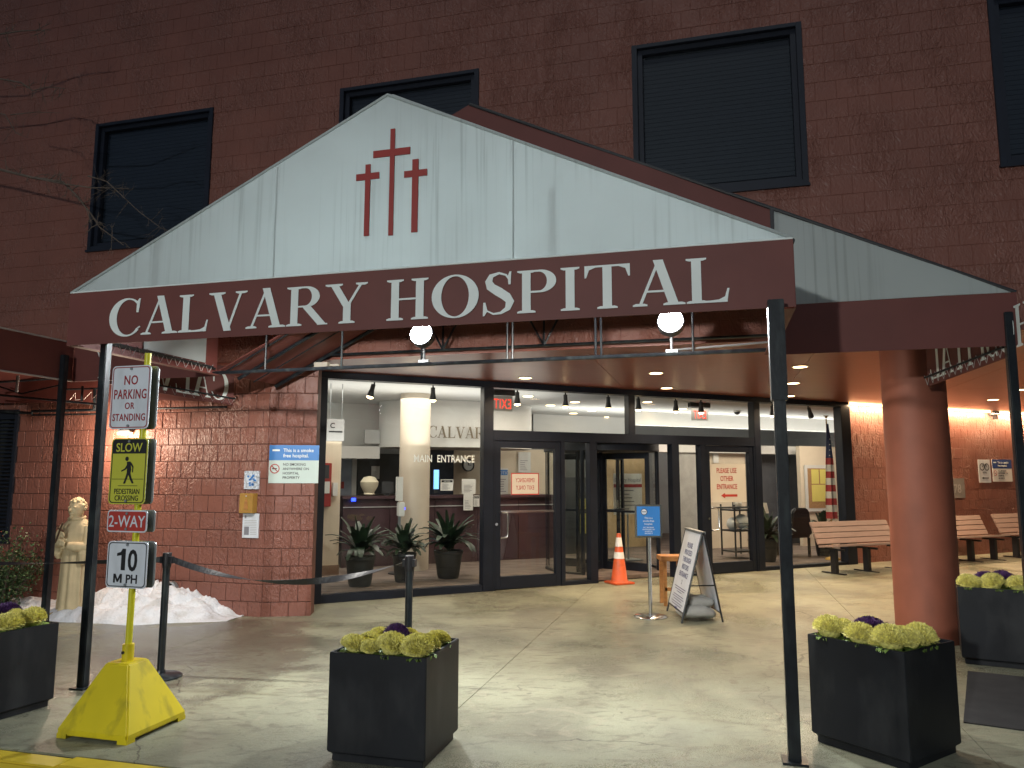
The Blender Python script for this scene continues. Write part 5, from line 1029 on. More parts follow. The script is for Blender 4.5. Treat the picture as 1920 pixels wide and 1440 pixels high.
def road_sign(x0, y0, x1, y1, bg, border, r=.03, back=True, name='sign_panel', lab=None):
    p, q = pt(YT, x0, y1), pt(YT, x1, y0); o = MB().prism(rrect(p.x, p.z, q.x, q.z, r, 6), -.003, 0, YT).build(name, bg, Y)
    if lab: o['label'] = lab
    MB().prism(rrect(p.x, p.z, q.x, q.z, r, 6), .001, .003, YT).build('sign_backing', SIGN_BACK, o)
    MB().prism(rrect(p.x + .012, p.z, q.x + .012, q.z, r, 6), .058, .062, YT).build('rear_panel', SIGN_BACK, o)
    if border: e = .008; m = MB(); ring(m, YT, rrect(p.x + e, p.z + e, q.x - e, q.z - e, r - e * .6, 6), rrect(p.x + e + .006, p.z + e + .006, q.x - e - .006, q.z - e - .006, r - e, 6), .0035); m.build('border', border, o)
    m = MB()
    for zz in (p.z + .022, q.z - .022): m.tube(YT @ Vector(((p.x + q.x) / 2, -.003, zz)), YT @ Vector(((p.x + q.x) / 2, -.012, zz)), .009, 10)
    m.build('bolt', GALV, o); return o, p, q, q.x - p.x, q.z - p.z
o, p, q, w, h = road_sign(204.5, 684, 285, 805, SIGN_WHITE, SIGN_RED, lab='white no parking or standing panel with red border')
m = MB(); cxx = (p.x + q.x) / 2
for s_, z_, hh, sx_ in (('NO', .70, .15, .80), ('PARKING', .475, .155, .66), ('OR', .315, .105, .85), ('STANDING', .13, .115, .74)): text(m, s_, YT, cxx, p.z + h * z_, h * hh, sx=sx_, bold=.02, off=.0045, spacing=1.08)
m.build('lettering', SIGN_RED, o)
o, p, q, w, h = road_sign(203, 821, 279, 945, SIGN_YEL, SIGN_BLACK, lab='yellow slow pedestrian crossing panel with walking figure')
cxx = (p.x + q.x) / 2; m = MB(); m.prism([(p.x + .012, q.z - h * .235), (q.x - .012, q.z - h * .235), (q.x - .012, q.z - .03), (q.x - .03, q.z - .012), (p.x + .03, q.z - .012), (p.x + .012, q.z - .03)], -.0055, -.0045, YT)
text(m, 'PEDESTRIAN', YT, cxx, p.z + h * .155, h * .082, sx=.74, bold=.010, off=.0045); text(m, 'CROSSING', YT, cxx, p.z + h * .055, h * .082, sx=.80, bold=.010, off=.0045)
rect(m, YT, p.x + .02, p.z + h * .375, q.x - .02, p.z + h * .382, .0045); rect(m, YT, cxx - w * .25, p.z + h * .275, cxx + w * .28, p.z + h * .282, .0045)
def fig(pts, f=YT):
    n0 = len(pts); m.add([(cxx + x * h, -.0055 - .0001 * (len(m.v) % 7), p.z + z * h) for x, z in pts], [list(range(n0))], f)
fig([(x * .9, z) for x, z in circ(-.035, .685, .034, 14)])
fig([(-.03, .64), (.035, .645), (.055, .52), (.045, .46), (-.02, .46), (-.02, .55)]); fig([(.02, .64), (.05, .63), (.095, .57), (.09, .48), (.075, .48), (.075, .555), (.04, .60)])
fig([(-.03, .64), (-.02, .60), (-.06, .54), (-.125, .505), (-.12, .49), (-.045, .52), (.0, .57)]); fig([(-.02, .47), (.02, .47), (-.005, .40), (-.04, .31), (-.075, .31), (-.04, .40)])
fig([(.0, .47), (.045, .47), (.07, .40), (.115, .32), (.085, .31), (.045, .37)]); m.build('print', SIGN_BLACK, o)
m = MB(); text(m, 'SLOW', YT, cxx, q.z - h * .205, h * .135, sx=.92, bold=.018, off=.007); m.build('heading', SIGN_YEL, o)
o, p, q, w, h = road_sign(200.5, 957, 277.5, 997, SIGN_WHITE, None, .022, lab='red two way panel with white letters'); m = MB(); e = .009; m.prism(rrect(p.x + e, p.z + e, q.x - e, q.z - e, .016, 5), -.005, -.004, YT); m.build('red_face', SIGN_REDFACE, o); m = MB(); text(m, '2-WAY', YT, (p.x + q.x) / 2, p.z + h * .24, h * .54, sx=.86, bold=.008, off=.006); m.build('lettering', SIGN_WHITE, o)
o, p, q, w, h = road_sign(198, 1016, 279, 1101, SIGN_WHITE, SIGN_BLACK, lab='white ten miles per hour speed panel'); m = MB(); text(m, '0', YT, p.x + w * .64, p.z + h * .38, h * .46, sx=.80, bold=.03, off=.0045); xa = p.x + w * .36; m.prism([(xa, p.z + h * .38), (xa + w * .10, p.z + h * .38), (xa + w * .10, p.z + h * .84), (xa + w * .02, p.z + h * .84), (xa - w * .02, p.z + h * .77), (xa - w * .11, p.z + h * .74), (xa - w * .11, p.z + h * .68), (xa, p.z + h * .70)], -.0055, -.0045, YT); tag(m.build('speed_number', SIGN_BLACK, o), kind='stuff'); m = MB(); text(m, 'PH', YT, p.x + w * .64, p.z + h * .11, h * .19, sx=.98, bold=.03, off=.0045); xa, za, ww, hh = p.x + w * .19, p.z + h * .11, w * .21, h * .19; m.prism([(xa, za), (xa + ww * .2, za), (xa + ww * .2, za + hh * .62), (xa + ww * .42, za + hh * .1), (xa + ww * .58, za + hh * .1), (xa + ww * .8, za + hh * .62), (xa + ww * .8, za), (xa + ww, za), (xa + ww, za + hh), (xa + ww * .76, za + hh), (xa + ww * .5, za + hh * .38), (xa + ww * .24, za + hh), (xa, za + hh)], -.0055, -.0045, YT); m.build('lettering', SIGN_BLACK, o)

# ------------------------------------------------------------------ planters and kale
def kale_mesh(kind, seed):
    r = random.Random(seed); m = MB(); n = 380; R_ = .082
    col = kind
    for k in range(n):                    # ruffled petals over a dome
        f = (k + .5) / n; ph = math.acos(1 - f * 1.02) if f * 1.02 < 2 else pi; th = k * 2.39996
        rad = R_ * (1 + .06 * r.uniform(-1, 1)); flat = .82
        c = Vector((sin(ph) * cos(th) * rad, sin(ph) * sin(th) * rad, cos(ph) * rad * flat + .035)); nrm = Vector((c.x, c.y, (c.z - .03) * 1.4)).normalized()
        u = Vector((-sin(th), cos(th), 0)); v = nrm.cross(u).normalized(); s_ = r.uniform(.010, .0165); N_ = 7; out = r.uniform(.006, .019)
        ring_ = [c + (u * cos(2 * pi * j / N_) + v * sin(2 * pi * j / N_)) * s_ + nrm * (out * (1 if j % 2 else -.3) + r.uniform(-.002, .004)) for j in range(N_)]
        m.add([c - nrm * .012] + ring_, [(0, j + 1, (j + 1) % N_ + 1) for j in range(N_)])
    m.sphere((0, 0, .03), R_ * .80, 14, 8, (1, 1, .80)); return m
def green_mesh(seed):
    r = random.Random(seed); m = MB()
    for k in range(16):
        a = 2 * pi * k / 16 + r.uniform(-.2, .2); L_ = r.uniform(.075, .112); w = r.uniform(.03, .045); vs = []; fs = []; ca, sa = cos(a), sin(a)
        for i in range(5):
            t = i / 4; rr = .02 + L_ * t; ww = w * sin(pi * (.2 + .7 * t)); z = .012 + .035 * t - .03 * t * t
            for j in range(5): q_ = j / 2 - 1; zz = z + (.010 * (1 if (i + j) % 2 else -1) if abs(q_) == 1 or i == 4 else 0); vs.append((rr * ca - q_ * ww * sa, rr * sa + q_ * ww * ca, zz))
        for i in range(4):
            for j in range(4): b_ = i * 5 + j; fs.append((b_, b_ + 5, b_ + 6, b_ + 1))
        m.add(vs, fs)
    return m
KM = {}
for kd, mt in (('y', KALE_Y), ('p', KALE_P)):
    for i in range(3):
        me = bpy.data.meshes.new('kale_head'); k_ = kale_mesh(kd, i * 7 + (0 if kd == 'y' else 50)); me.from_pydata(k_.v, [], k_.f); me.materials.append(mt); KM[kd, i] = me
GMs = []
for i in range(2): g_ = green_mesh(i + 90); me = bpy.data.meshes.new('kale_leaves'); me.from_pydata(g_.v, [], g_.f); me.materials.append(KALE_G); me.shade_smooth(); GMs.append(me)
def planter(name_lab, s, d, w, l, h, rot, heads, where, soil_h=.045):
    b_ = fw(s, d); t = thing('planter_box', name_lab, 'planter', b_, FA + rot); M = Matrix.Translation(b_) @ Matrix.Rotation(FA + rot, 4, 'Z'); wt = .018; a, b = w / 2, l / 2
    m = MB(M); e = .012
    o_ = lambda k, z: [(-a + k, -b + k, z), (a - k, -b + k, z), (a - k, b - k, z), (-a + k, b - k, z)]
    rings = [o_(e + .01, 0), o_(e + .01, .04), o_(0, .055), o_(0, h), o_(wt, h), o_(wt, h - .09)]
    m.add([v for r_ in rings for v in r_], [(0, 3, 2, 1)] + [(i + 4 * l_, (i + 1) % 4 + 4 * l_, (i + 1) % 4 + 4 + 4 * l_, i + 4 + 4 * l_) for l_ in range(5) for i in range(4)]); m.build('box', PLANTER, t, bevel=.004)
    sm = MB(M); N_ = 12; vs = []; fs = []
    for i in range(N_ + 1):
        for j in range(N_ + 1): x = (-a + wt) + (w - 2 * wt) * i / N_; y = (-b + wt) + (l - 2 * wt) * j / N_; vs.append((x, y, h - soil_h + .012 * noise.noise(Vector((x * 9 + s, y * 9, d)))))
    for i in range(N_):
        for j in range(N_): q_ = i * (N_ + 1) + j; fs.append((q_, q_ + N_ + 1, q_ + N_ + 2, q_ + 1))
    sm.add(vs, fs).build('soil', SOIL, t)
    yc = sum(q[1] for q in heads) / len(heads)
    for k, (px, py, kd, sc, lb) in enumerate(heads):
        v = ray(px, py); zc = b_.z + h + .035; P = v * ((zc - 1.6) / v.z); loc = Vector((P.x, P.y, b_.z + h - soil_h + .005))
        lc = M.inverted() @ loc; mg = .05 + .035 * sc; lc.x = max(-a + mg, min(a - mg, lc.x)); lc.y = max(-b + mg, min(b - mg, lc.y)); loc = M @ lc
        front = [q for q in heads if q[2] == kd and (q[1] > yc) == (py > yc)]; oi = sorted(q[0] for q in front).index(px); lb = ('leftmost', 'second', 'third', 'fourth', 'fifth', 'sixth', 'seventh')[oi] + (' ' if oi == 0 else ' from left ') + {'y': 'yellow', 'p': 'purple'}[kd] + ' kale in the ' + ('front' if py > yc else 'back') + ' row of ' + where
        kt = thing('ornamental_kale', lb, 'ornamental kale', loc, random.uniform(0, 6), ('yellow' if kd == 'y' else 'purple') + ' kale heads in ' + where)
        h_ = link('ruffled_head', KM[kd, k % 3], kt); sc *= .86 if kd == 'y' else 1.05; h_.scale = (sc * random.uniform(.9, 1.1), sc, sc * random.uniform(.8, 1.1)); h_.rotation_euler = (random.uniform(-.2, .2), random.uniform(-.2, .2), 0); h_.location = (0, 0, .035)
        g2 = link('outer_leaves', GMs[k % 2], kt); g2.scale = (sc * .86, sc * .86, sc * .9); g2.rotation_euler = (0, 0, random.uniform(0, 6)); g2.location = (0, 0, .012)
def HD(lst, kd, lab): return [(x, y, kd, sc, lab[i] if isinstance(lab, (list, tuple)) else lab) for i, (x, y, sc) in enumerate(lst)]
yl = 'yellow ruffled ornamental kale in '
planter('black square planter of yellow kale at front centre before the black stanchion', -1.864, 4.287, .594, .548, .595, 0,
        HD([(664, 1205, 1.05), (695, 1196, .95), (712, 1184, .8), (733, 1210, 1.2), (765, 1186, .8), (783, 1214, 1.15), (808, 1206, .9), (824, 1194, .95), (690, 1212, .75), (760, 1217, .6)], 'y', 'yellow ruffled kale head in the centre front planter') + HD([(742, 1191, .85), (763, 1197, .75)], 'p', 'purple kale in the centre front planter'), 'the centre front planter')
planter('black square planter of yellow kale standing cornerwise right of the canopy post', .923, 5.03, .60, .545, .625, radians(-41),
        HD([(1545, 1180, 1.15), (1580, 1174, .9), (1604, 1191, 1.15), (1640, 1166, .9), (1666, 1200, 1.25), (1690, 1180, .7), (1712, 1200, 1.05), (1752, 1198, 1.15), (1620, 1200, .5)], 'y', 'yellow ruffled kale head in the cornerwise planter by the right post') + HD([(1632, 1175, 1.0), (1655, 1178, .7)], 'p', 'dark purple kale in the cornerwise planter by the right post'), 'the right front planter')
planter('black planter cut by the left edge of the photo near the kerb', -4.904, 4.237, .594, .60, .575, radians(-8.5),
        HD([(15, 1168, 1.2), (60, 1160, 1.15), (-40, 1170, 1), (45, 1150, .8), (-80, 1160, 1), (8, 1150, .7)], 'y', 'yellow ruffled kale head in the planter at the left edge') + HD([(22, 1150, 1.0), (-20, 1148, .9)], 'p', 'purple kale in the planter at the left edge'), 'the left edge planter')
planter('black planter behind the right column at the right edge of the photo', 2.36, 7.52, .65, .60, .635, radians(-13.7),
        HD([(1806, 1092, 1.1), (1828, 1100, 1.0), (1868, 1101, 1.2), (1912, 1098, 1.2), (1850, 1082, .8), (1940, 1090, 1), (1905, 1084, .8)], 'y', 'yellow ruffled kale head in the far right planter') + HD([(1850, 1090, 1.1), (1880, 1088, 1.1)], 'p', 'dark purple kale in the far right planter'), 'the far right planter')

# ------------------------------------------------------------------ stanchions and belts
def stanchion(P, label, hgt=.985):
    P = Vector(P); P.z = gz(P.x); t = thing('stanchion', label, 'stanchion', P, FA, 'black belt stanchions'); M = Matrix.Translation(P) @ Matrix.Rotation(FA, 4, 'Z')
    MB(M).lathe([(.165, 0), (.165, .012), (.15, .022), (.04, .035), (.034, .06)], 32).build('base', BLACK_STEEL, t, smooth=True)
    MB(M).tube((0, 0, .03), (0, 0, hgt - .11), .0285, 20).build('pole', BLACK_STEEL, t, smooth=True)
    MB(M).lathe([(.033, hgt - .12), (.035, hgt - .10), (.035, hgt - .004), (.031, hgt)], 20).build('head', BLACKPL, t, smooth=True)
    for a in (0, pi): MB(M).box((.03, -.022, hgt - .085), (.052, .022, hgt - .03), Matrix.Rotation(a, 4, 'Z')).build('belt_clip', BLACKPL, t)
    return t, M
s1 = fw(-4.36, 5.31); _t1, _ = stanchion(s1, 'black belt stanchion beside the yellow sign stand')
v = ray(768, 1043); s2 = v * ((.985 - 1.6) / v.z); s2.z = gz(s2.x); _t2, _ = stanchion(s2, 'black stanchion post rising behind the centre planter')
v = ray(-170, 1042); s3 = v * ((.96 - 1.6) / v.z); s3.z = gz(s3.x); _t3, _ = stanchion(s3, 'black belt stanchion just beyond the left edge of the photo')
def belt(A, Bp, sag, tw0, tw1, parent, zo=.93, n=40, w=.025):
    A = Vector(A) + Vector((0, 0, zo)); Bp = Vector(Bp) + Vector((0, 0, zo)); m = MB(); u = (Bp - A); u.z = 0; u.normalize(); nn = Vector((-u.y, u.x, 0)); A += u * .05; Bp -= u * .05; vs = []; fs = []
    for i in range(n + 1):
        t = i / n; p = A.lerp(Bp, t); p.z -= sag * 4 * t * (1 - t); a = tw0 + (tw1 - tw0) * t; d = Vector((0, 0, cos(a))) + nn * sin(a); e = nn * cos(a) - Vector((0, 0, sin(a)))
        vs += [p + d * w + e * .001, p - d * w + e * .001, p - d * w - e * .001, p + d * w - e * .001]
    for i in range(n):
        b_ = i * 4
        for j in range(4): fs.append((b_ + j, b_ + (j + 1) % 4, b_ + 4 + (j + 1) % 4, b_ + 4 + j))
    m.add(vs, fs).build('belt', BLACKPL, parent, smooth=False)
belt(s1, s2, .165, .0, 2 * pi * .78, _t1); belt(s3, s1, .02, 0, pi, _t3, w=.022)

# ------------------------------------------------------------------ floor sign, A-frame, cone, stool
fb = gp(1220, 1157); t = thing('floor_sign_stand', 'blue smoke free sign on a chrome pole stand before the revolving door', 'sign stand', fb); M = Matrix.Translation(fb); T = plane_T((0, fb.y - .02, 0), (1, 0, 0), (0, 0, 1))
MB(M).lathe([(.19, 0), (.19, .010), (.18, .018), (.03, .030)], 36).build('base', CHROME, t, smooth=True); p, q = pt(T, 1191, 1008), pt(T, 1240, 946)
MB(M).tube((0, 0, .02), (0, 0, q.z - fb.z - .1), .022, 18).build('pole', CHROME, t, smooth=True)
MB().box((p.x, -.01, p.z), (q.x, .012, q.z), T).build('frame', CHROME, t, bevel=.003); w, h = q.x - p.x, q.z - p.z
m = MB(); rect(m, T, p.x + .022, p.z + .022, q.x - .022, q.z - .022, .0105); m.build('blue_face', SIGN_BLUE, t); cxx = (p.x + q.x) / 2
m = MB(); m.prism(circ(p.x + w * .34, p.z + h * .78, h * .085), -.0135, -.0125, T)
for s_, z_, hh in (('This is a', .57, .055), ('smoke free', .48, .055), ('hospital.', .39, .055), ('NO SMOKING', .29, .038), ('ANYWHERE ON', .23, .038), ('HOSPITAL', .17, .038), ('PROPERTY', .11, .038)): text(m, s_, T, cxx, p.z + h * z_, h * hh, bold=.02, off=.0135)
tag(m.build('lettering', SIGN_WHITE, t), kind='stuff'); m = MB(); ring(m, T, circ(p.x + w * .34, p.z + h * .78, h * .10), circ(p.x + w * .34, p.z + h * .78, h * .082), .0145); m.box((p.x + w * .26, -.016, p.z + h * .77), (p.x + w * .42, -.015, p.z + h * .79), T); m.build('prohibition_ring', SIGN_BLACK, t)
# A-frame board
FL, FR, BR_, ap = Vector((1.845, 9.12, gz(1.8))), Vector((1.845, 8.36, gz(1.8))), Vector((2.31, 8.42, gz(2.3))), 0
BL = BR_ + (FL - FR); mid = (FR + BR_) / 2; TFr = Vector((2.10, 8.38, .985)); TFl = TFr + (FL - FR)
t = thing('a_frame_sign', 'white two sided sidewalk board directing visitors with weight bags beneath', 'sandwich board', (2.08, 8.75, gz(2.08)))
def leaning(n_, A, Bq, topA, topB, front):
    u = (Bq - A); L_ = u.length; up = (topA - A); T = plane_T(A, u, up); H_ = up.length; W = L_
    m = MB(); m.tube(T @ Vector((0, 0, 0)), T @ Vector((0, 0, H_)), .011, 8).tube(T @ Vector((W, 0, 0)), T @ Vector((W, 0, H_)), .011, 8); m.tube(T @ Vector((0, 0, .1)), T @ Vector((W, 0, .1)), .009, 8).tube(T @ Vector((0, 0, H_)), T @ Vector((W, 0, H_)), .011, 8); m.build('leg_frame', BLACK_STEEL, t)
    MB().box((.012, -.006, .11), (W - .012, .006, H_ - .012), T).build('board', SIGN_WHITE, t); return T, W, H_
T, W_, H_ = leaning('front', FL, FR, TFl, TFr, True)
m = MB()
for k, s_ in enumerate(('PLEASE', 'PROCEED', 'THROUGH', 'VISITORS', 'ENTRANCE')): text(m, s_, T, W_ * .52, H_ * (.80 - .085 * k), H_ * .062, sx=.95, off=.0075)
text(m, '2', T, W_ * .52, H_ * .38, H_ * .05, off=.0075)
for k, (z_, ww) in enumerate(((.33, .7), (.305, .6), (.28, .3), (.24, .62), (.215, .7), (.19, .5), (.16, .7), (.135, .6))): rect(m, T, W_ * (.5 - ww / 2), H_ * z_, W_ * (.5 + ww / 2), H_ * (z_ + .008), .0065)
tag(m.build('lettering', mat('indigo_print', (.05, .05, .14), .5), t), kind='stuff'); m = MB(); rect(m, T, W_ * .46, H_ * .125 - .03, W_ * .56, H_ * .125 - .002, .0065); m.build('emblem', mat('navy_print', (.03, .03, .20), .5), t)
leaning('back', BR_, BL, TFr + Vector((.02, 0, 0)), TFl + Vector((.02, 0, 0)), False)
MB().box((TFr.x - .02, TFr.y, .975), (TFr.x + .04, TFl.y, 1.0)).build('hinge_cap', GALV, t)
m = MB(); m.tube((1.94, 8.38, .42), (2.22, 8.41, .42), .008, 6).build('spreader', BLACK_STEEL, t)
for k, (lx, ly, sc, lb) in enumerate(((2.06, 8.62, 1.0, 'lower grey weight bag on the ground under the sandwich board'), (2.10, 8.66, .8, 'upper darker weight bag resting on the lower one'))):
    z_ = gz(lx) if k == 0 else gz(lx) + .135; mm = MB(Matrix.Translation((lx, ly, z_))); mm.sphere((0, 0, 0), 1, 28, 16); sg = lambda a_, p_: math.copysign(abs(a_) ** p_, a_); mm.v = [Vector((sg(q_.x, .55) * .20 * sc * (1 - .35 * max(0, q_.z)), sg(q_.y, .5) * .23 * sc, (sg(q_.z, .8) * .075 + .08) * sc + .03 * (1 if k == 0 else -.5) * (1 - abs(q_.x)))) for q_ in mm.v]
    mm.v = [v_ + Vector((noise.noise(v_ * 14) * .02, noise.noise(v_ * 13) * .02, noise.noise(v_ * 16) * .018)) for v_ in mm.v]; tag(mm.build('weight_bag', SANDBAG, smooth=True, loc=(lx, ly, z_)), lb, 'sandbag')
# cone
cb = gw(6.22, 9.72); t = thing('traffic_cone', 'orange traffic cone with two white reflective collars before the revolving door', 'traffic cone', cb, GA); M = Matrix.Translation(cb) @ Matrix.Rotation(GA, 4, 'Z')
zc_ = gx(1165, 1000, 9.72).z - cb.z; prof = lambda z: .125 - (.125 - .030) * (z - .03) / (zc_ - .03)
MB(M).box((-.17, -.17, 0), (.17, .17, .03)).build('base', ORANGE, t, bevel=.01); MB(M).lathe([(prof(.03) + .012, .03), (prof(.05), .05), (.030, zc_), (.018, zc_ + .003)], 28).build('body', ORANGE, t, smooth=True)
for a, b in ((.50, .63), (.74, .92)): MB(M).lathe([(prof(zc_ * a) + .0025, zc_ * a), (prof(zc_ * b) + .0025, zc_ * b)], 28, cap=False).build('collar', REFLECT, t, smooth=True)
# wooden stool behind the A-frame
wb_ = gp(1258, 1133); t = thing('wooden_stool', 'small light wooden stand partly hidden behind the sandwich board', 'stool', wb_); M = Matrix.Translation(wb_)
zh_ = .60; MB(M).box((-.14, -.15, zh_ - .06), (.19, .15, zh_)).build('seat', WOOD, t, bevel=.006)
for q in ((-1, -1), (1, -1), (-1, 1), (1, 1)): MB(M).box((q[0] * .11 - .02 + .02, q[1] * .12 - .02, 0), (q[0] * .11 + .04, q[1] * .12 + .02, zh_ - .06)).build('leg', WOOD, t)
MB(M).box((-.10, -.14, .18), (.14, -.11, .22)).build('rail', WOOD, t)

# ------------------------------------------------------------------ benches
def bench(g0, g1, e, label):
    b_ = gw((g0 + g1) / 2, e); t = thing('bench', label, 'bench', b_, GA, 'slatted benches along the right wall'); M = Matrix.Translation(b_) @ Matrix.Rotation(GA, 4, 'Z'); hw = (g1 - g0) / 2
    T = Matrix.Translation((0, .10, .43)) @ Matrix.Rotation(radians(-24), 4, 'X')
    for k in range(4): MB(M).box((-hw, -.0, .035 + .098 * k), (hw, .03, .035 + .098 * k + .088), T).build('back_slat', SLAT, t, bevel=.004)
    T = Matrix.Translation((0, .12, .42)) @ Matrix.Rotation(radians(-6), 4, 'X')
    for k in range(4): MB(M).box((-hw, -.10 - .105 * k, -.015), (hw, -.005 - .105 * k, .02), T).build('seat_slat', SLAT, t, bevel=.004)
    for x in (-hw * .82, 0, hw * .82):
        MB(M).box((x - .035, -.10, 0), (x + .035, .0, .40)).build('leg', BLACKPL, t); MB(M).box((x - .03, -.26, .0), (x + .03, .20, .015)).build('foot', BLACKPL, t); MB(M).box((x - .02, -.26, .37), (x + .02, .14, .402)).build('bracket', BLACKPL, t)
bench(9.75, 11.55, 9.12, 'brown slatted bench in front of the right glass pane and flag')
bench(12.75, 14.35, 9.30, 'brown slatted bench half hidden behind the round column')
bench(14.72, 16.5, 9.30, 'brown slatted bench at the right edge below the wall signs')

# ------------------------------------------------------------------ ribbed mat right
mc = [fw(1.50, 5.62), fw(1.93, 7.02), fw(3.3, 6.65), fw(2.9, 5.25)]
t = thing('ribbed_floor_mat', 'dark ribbed mat on the pavement between the two right planters', 'floor mat', mc[0]); m = MB()
top = [p + Vector((0, 0, .008)) for p in mc]; m.add(top + [p + Vector((0, 0, .0005)) for p in mc], [(3, 2, 1, 0), (4, 5, 6, 7)] + [(i, (i + 1) % 4, (i + 1) % 4 + 4, i + 4) for i in range(4)]); m.build('backing', mat('mat_rubber', (.012, .011, .011), .6, var=.2), t)
m = MB()
for k in range(44):
    f = (k + .5) / 44; a, b = top[0].lerp(top[1], f), top[3].lerp(top[2], f); m.tube(a, b, .0085, 4)
tag(m.build('rib', mat('mat_rib', (.030, .027, .026), .5, var=.2), t), kind='stuff')

# ------------------------------------------------------------------ snow, shrub, statue, branches
sn = MB(FM); NS, ND = 150, 60; vs = []; fs = []
for i in range(NS + 1):
    for j in range(ND + 1):
        s = -9.6 + (4.28) * i / NS; d = 6.55 + 1.28 * j / ND
        env = max(0, 1 - ((s + 6.55) / 1.12) ** 2) * .20 + .085 * max(0, min(1, (-5.35 - s) * 3)) * (1 if s < -5.6 else .7)
        edge = 7.03 + .12 * noise.noise(Vector((s * 1.6, 0, 3))) + max(0, (s + 6.2)) * .55 - max(0, -7.2 - s) * .02
        k = max(0, min(1, (d - edge) / .70)); k = k * (2 - k)
        n1 = noise.noise(Vector((s * 5, d * 5, 0))) * .5 + noise.noise(Vector((s * 12, d * 12, 5))) * .28 + abs(noise.noise(Vector((s * 24, d * 24, 9)))) * .25
        z = env * k * (1 + n1 * .7) + (.05 * n1 * min(1, k * 3)) - (.03 if k <= 0 else 0)
        vs.append((s, d, gz((FM @ Vector((s, d, 0))).x) + z))
for i in range(NS):
    for j in range(ND): a = i * (ND + 1) + j; fs.append((a, a + ND + 1, a + ND + 2, a + 1))
tag(sn.add(vs, fs).build('snow_pile', SNOW, smooth=True), 'melting heap of dirty white snow against the left block wall', 'snow pile', kind='stuff')
def shrub():
    r = random.Random(5); c = fx(20, 1110, 7.35); base = FM @ Vector((c.x - .15, 7.35, gz(-6))); t = thing('holly_shrub', 'green holly shrub with red berries at the left edge before the wall', 'shrub', base, FA); M = Matrix.Translation(base) @ Matrix.Rotation(FA, 4, 'Z')
    m = MB(M); bm_ = MB(M); st = MB(M)
    tops = [(r.uniform(-.55, .38), r.uniform(-.25, .25), r.uniform(.45, .78)) for _ in range(26)] + [(.22, 0, .99), (.30, .05, .86), (-.1, 0, .95), (.05, .1, .8)]
    for tx, ty, tz in tops:
        st.path([(0, 0, 0), (tx * .5, ty * .5, tz * .55), (tx, ty, tz)], [.012, .007, .003], 5)
        for k in range(135):
            f = r.random() ** .6; c = Vector((tx * f, ty * f, tz * f)) + Vector((r.gauss(0, .065), r.gauss(0, .065), r.gauss(0, .05))); a, b = r.uniform(0, 6.28), r.uniform(-.9, .9); L_ = r.uniform(.026, .046); u = Vector((cos(a) * cos(b), sin(a) * cos(b), sin(b))); v_ = u.cross(Vector((r.random(), r.random(), r.random()))).normalized() * L_ * .38; n_ = u.cross(v_).normalized() * L_ * .12
            if c.z < .03: continue
            m.add([c, c + u * L_ * .5 + v_ + n_, c + u * L_, c + u * L_ * .5 - v_ + n_], [(0, 1, 2), (0, 2, 3)])
            if r.random() < .03: bm_.sphere(c, .007, 6, 4)
    m.build('foliage', HOLLY, t); bm_.build('berries', BERRY, t, smooth=True); st.build('stems', BARK, t)
shrub()
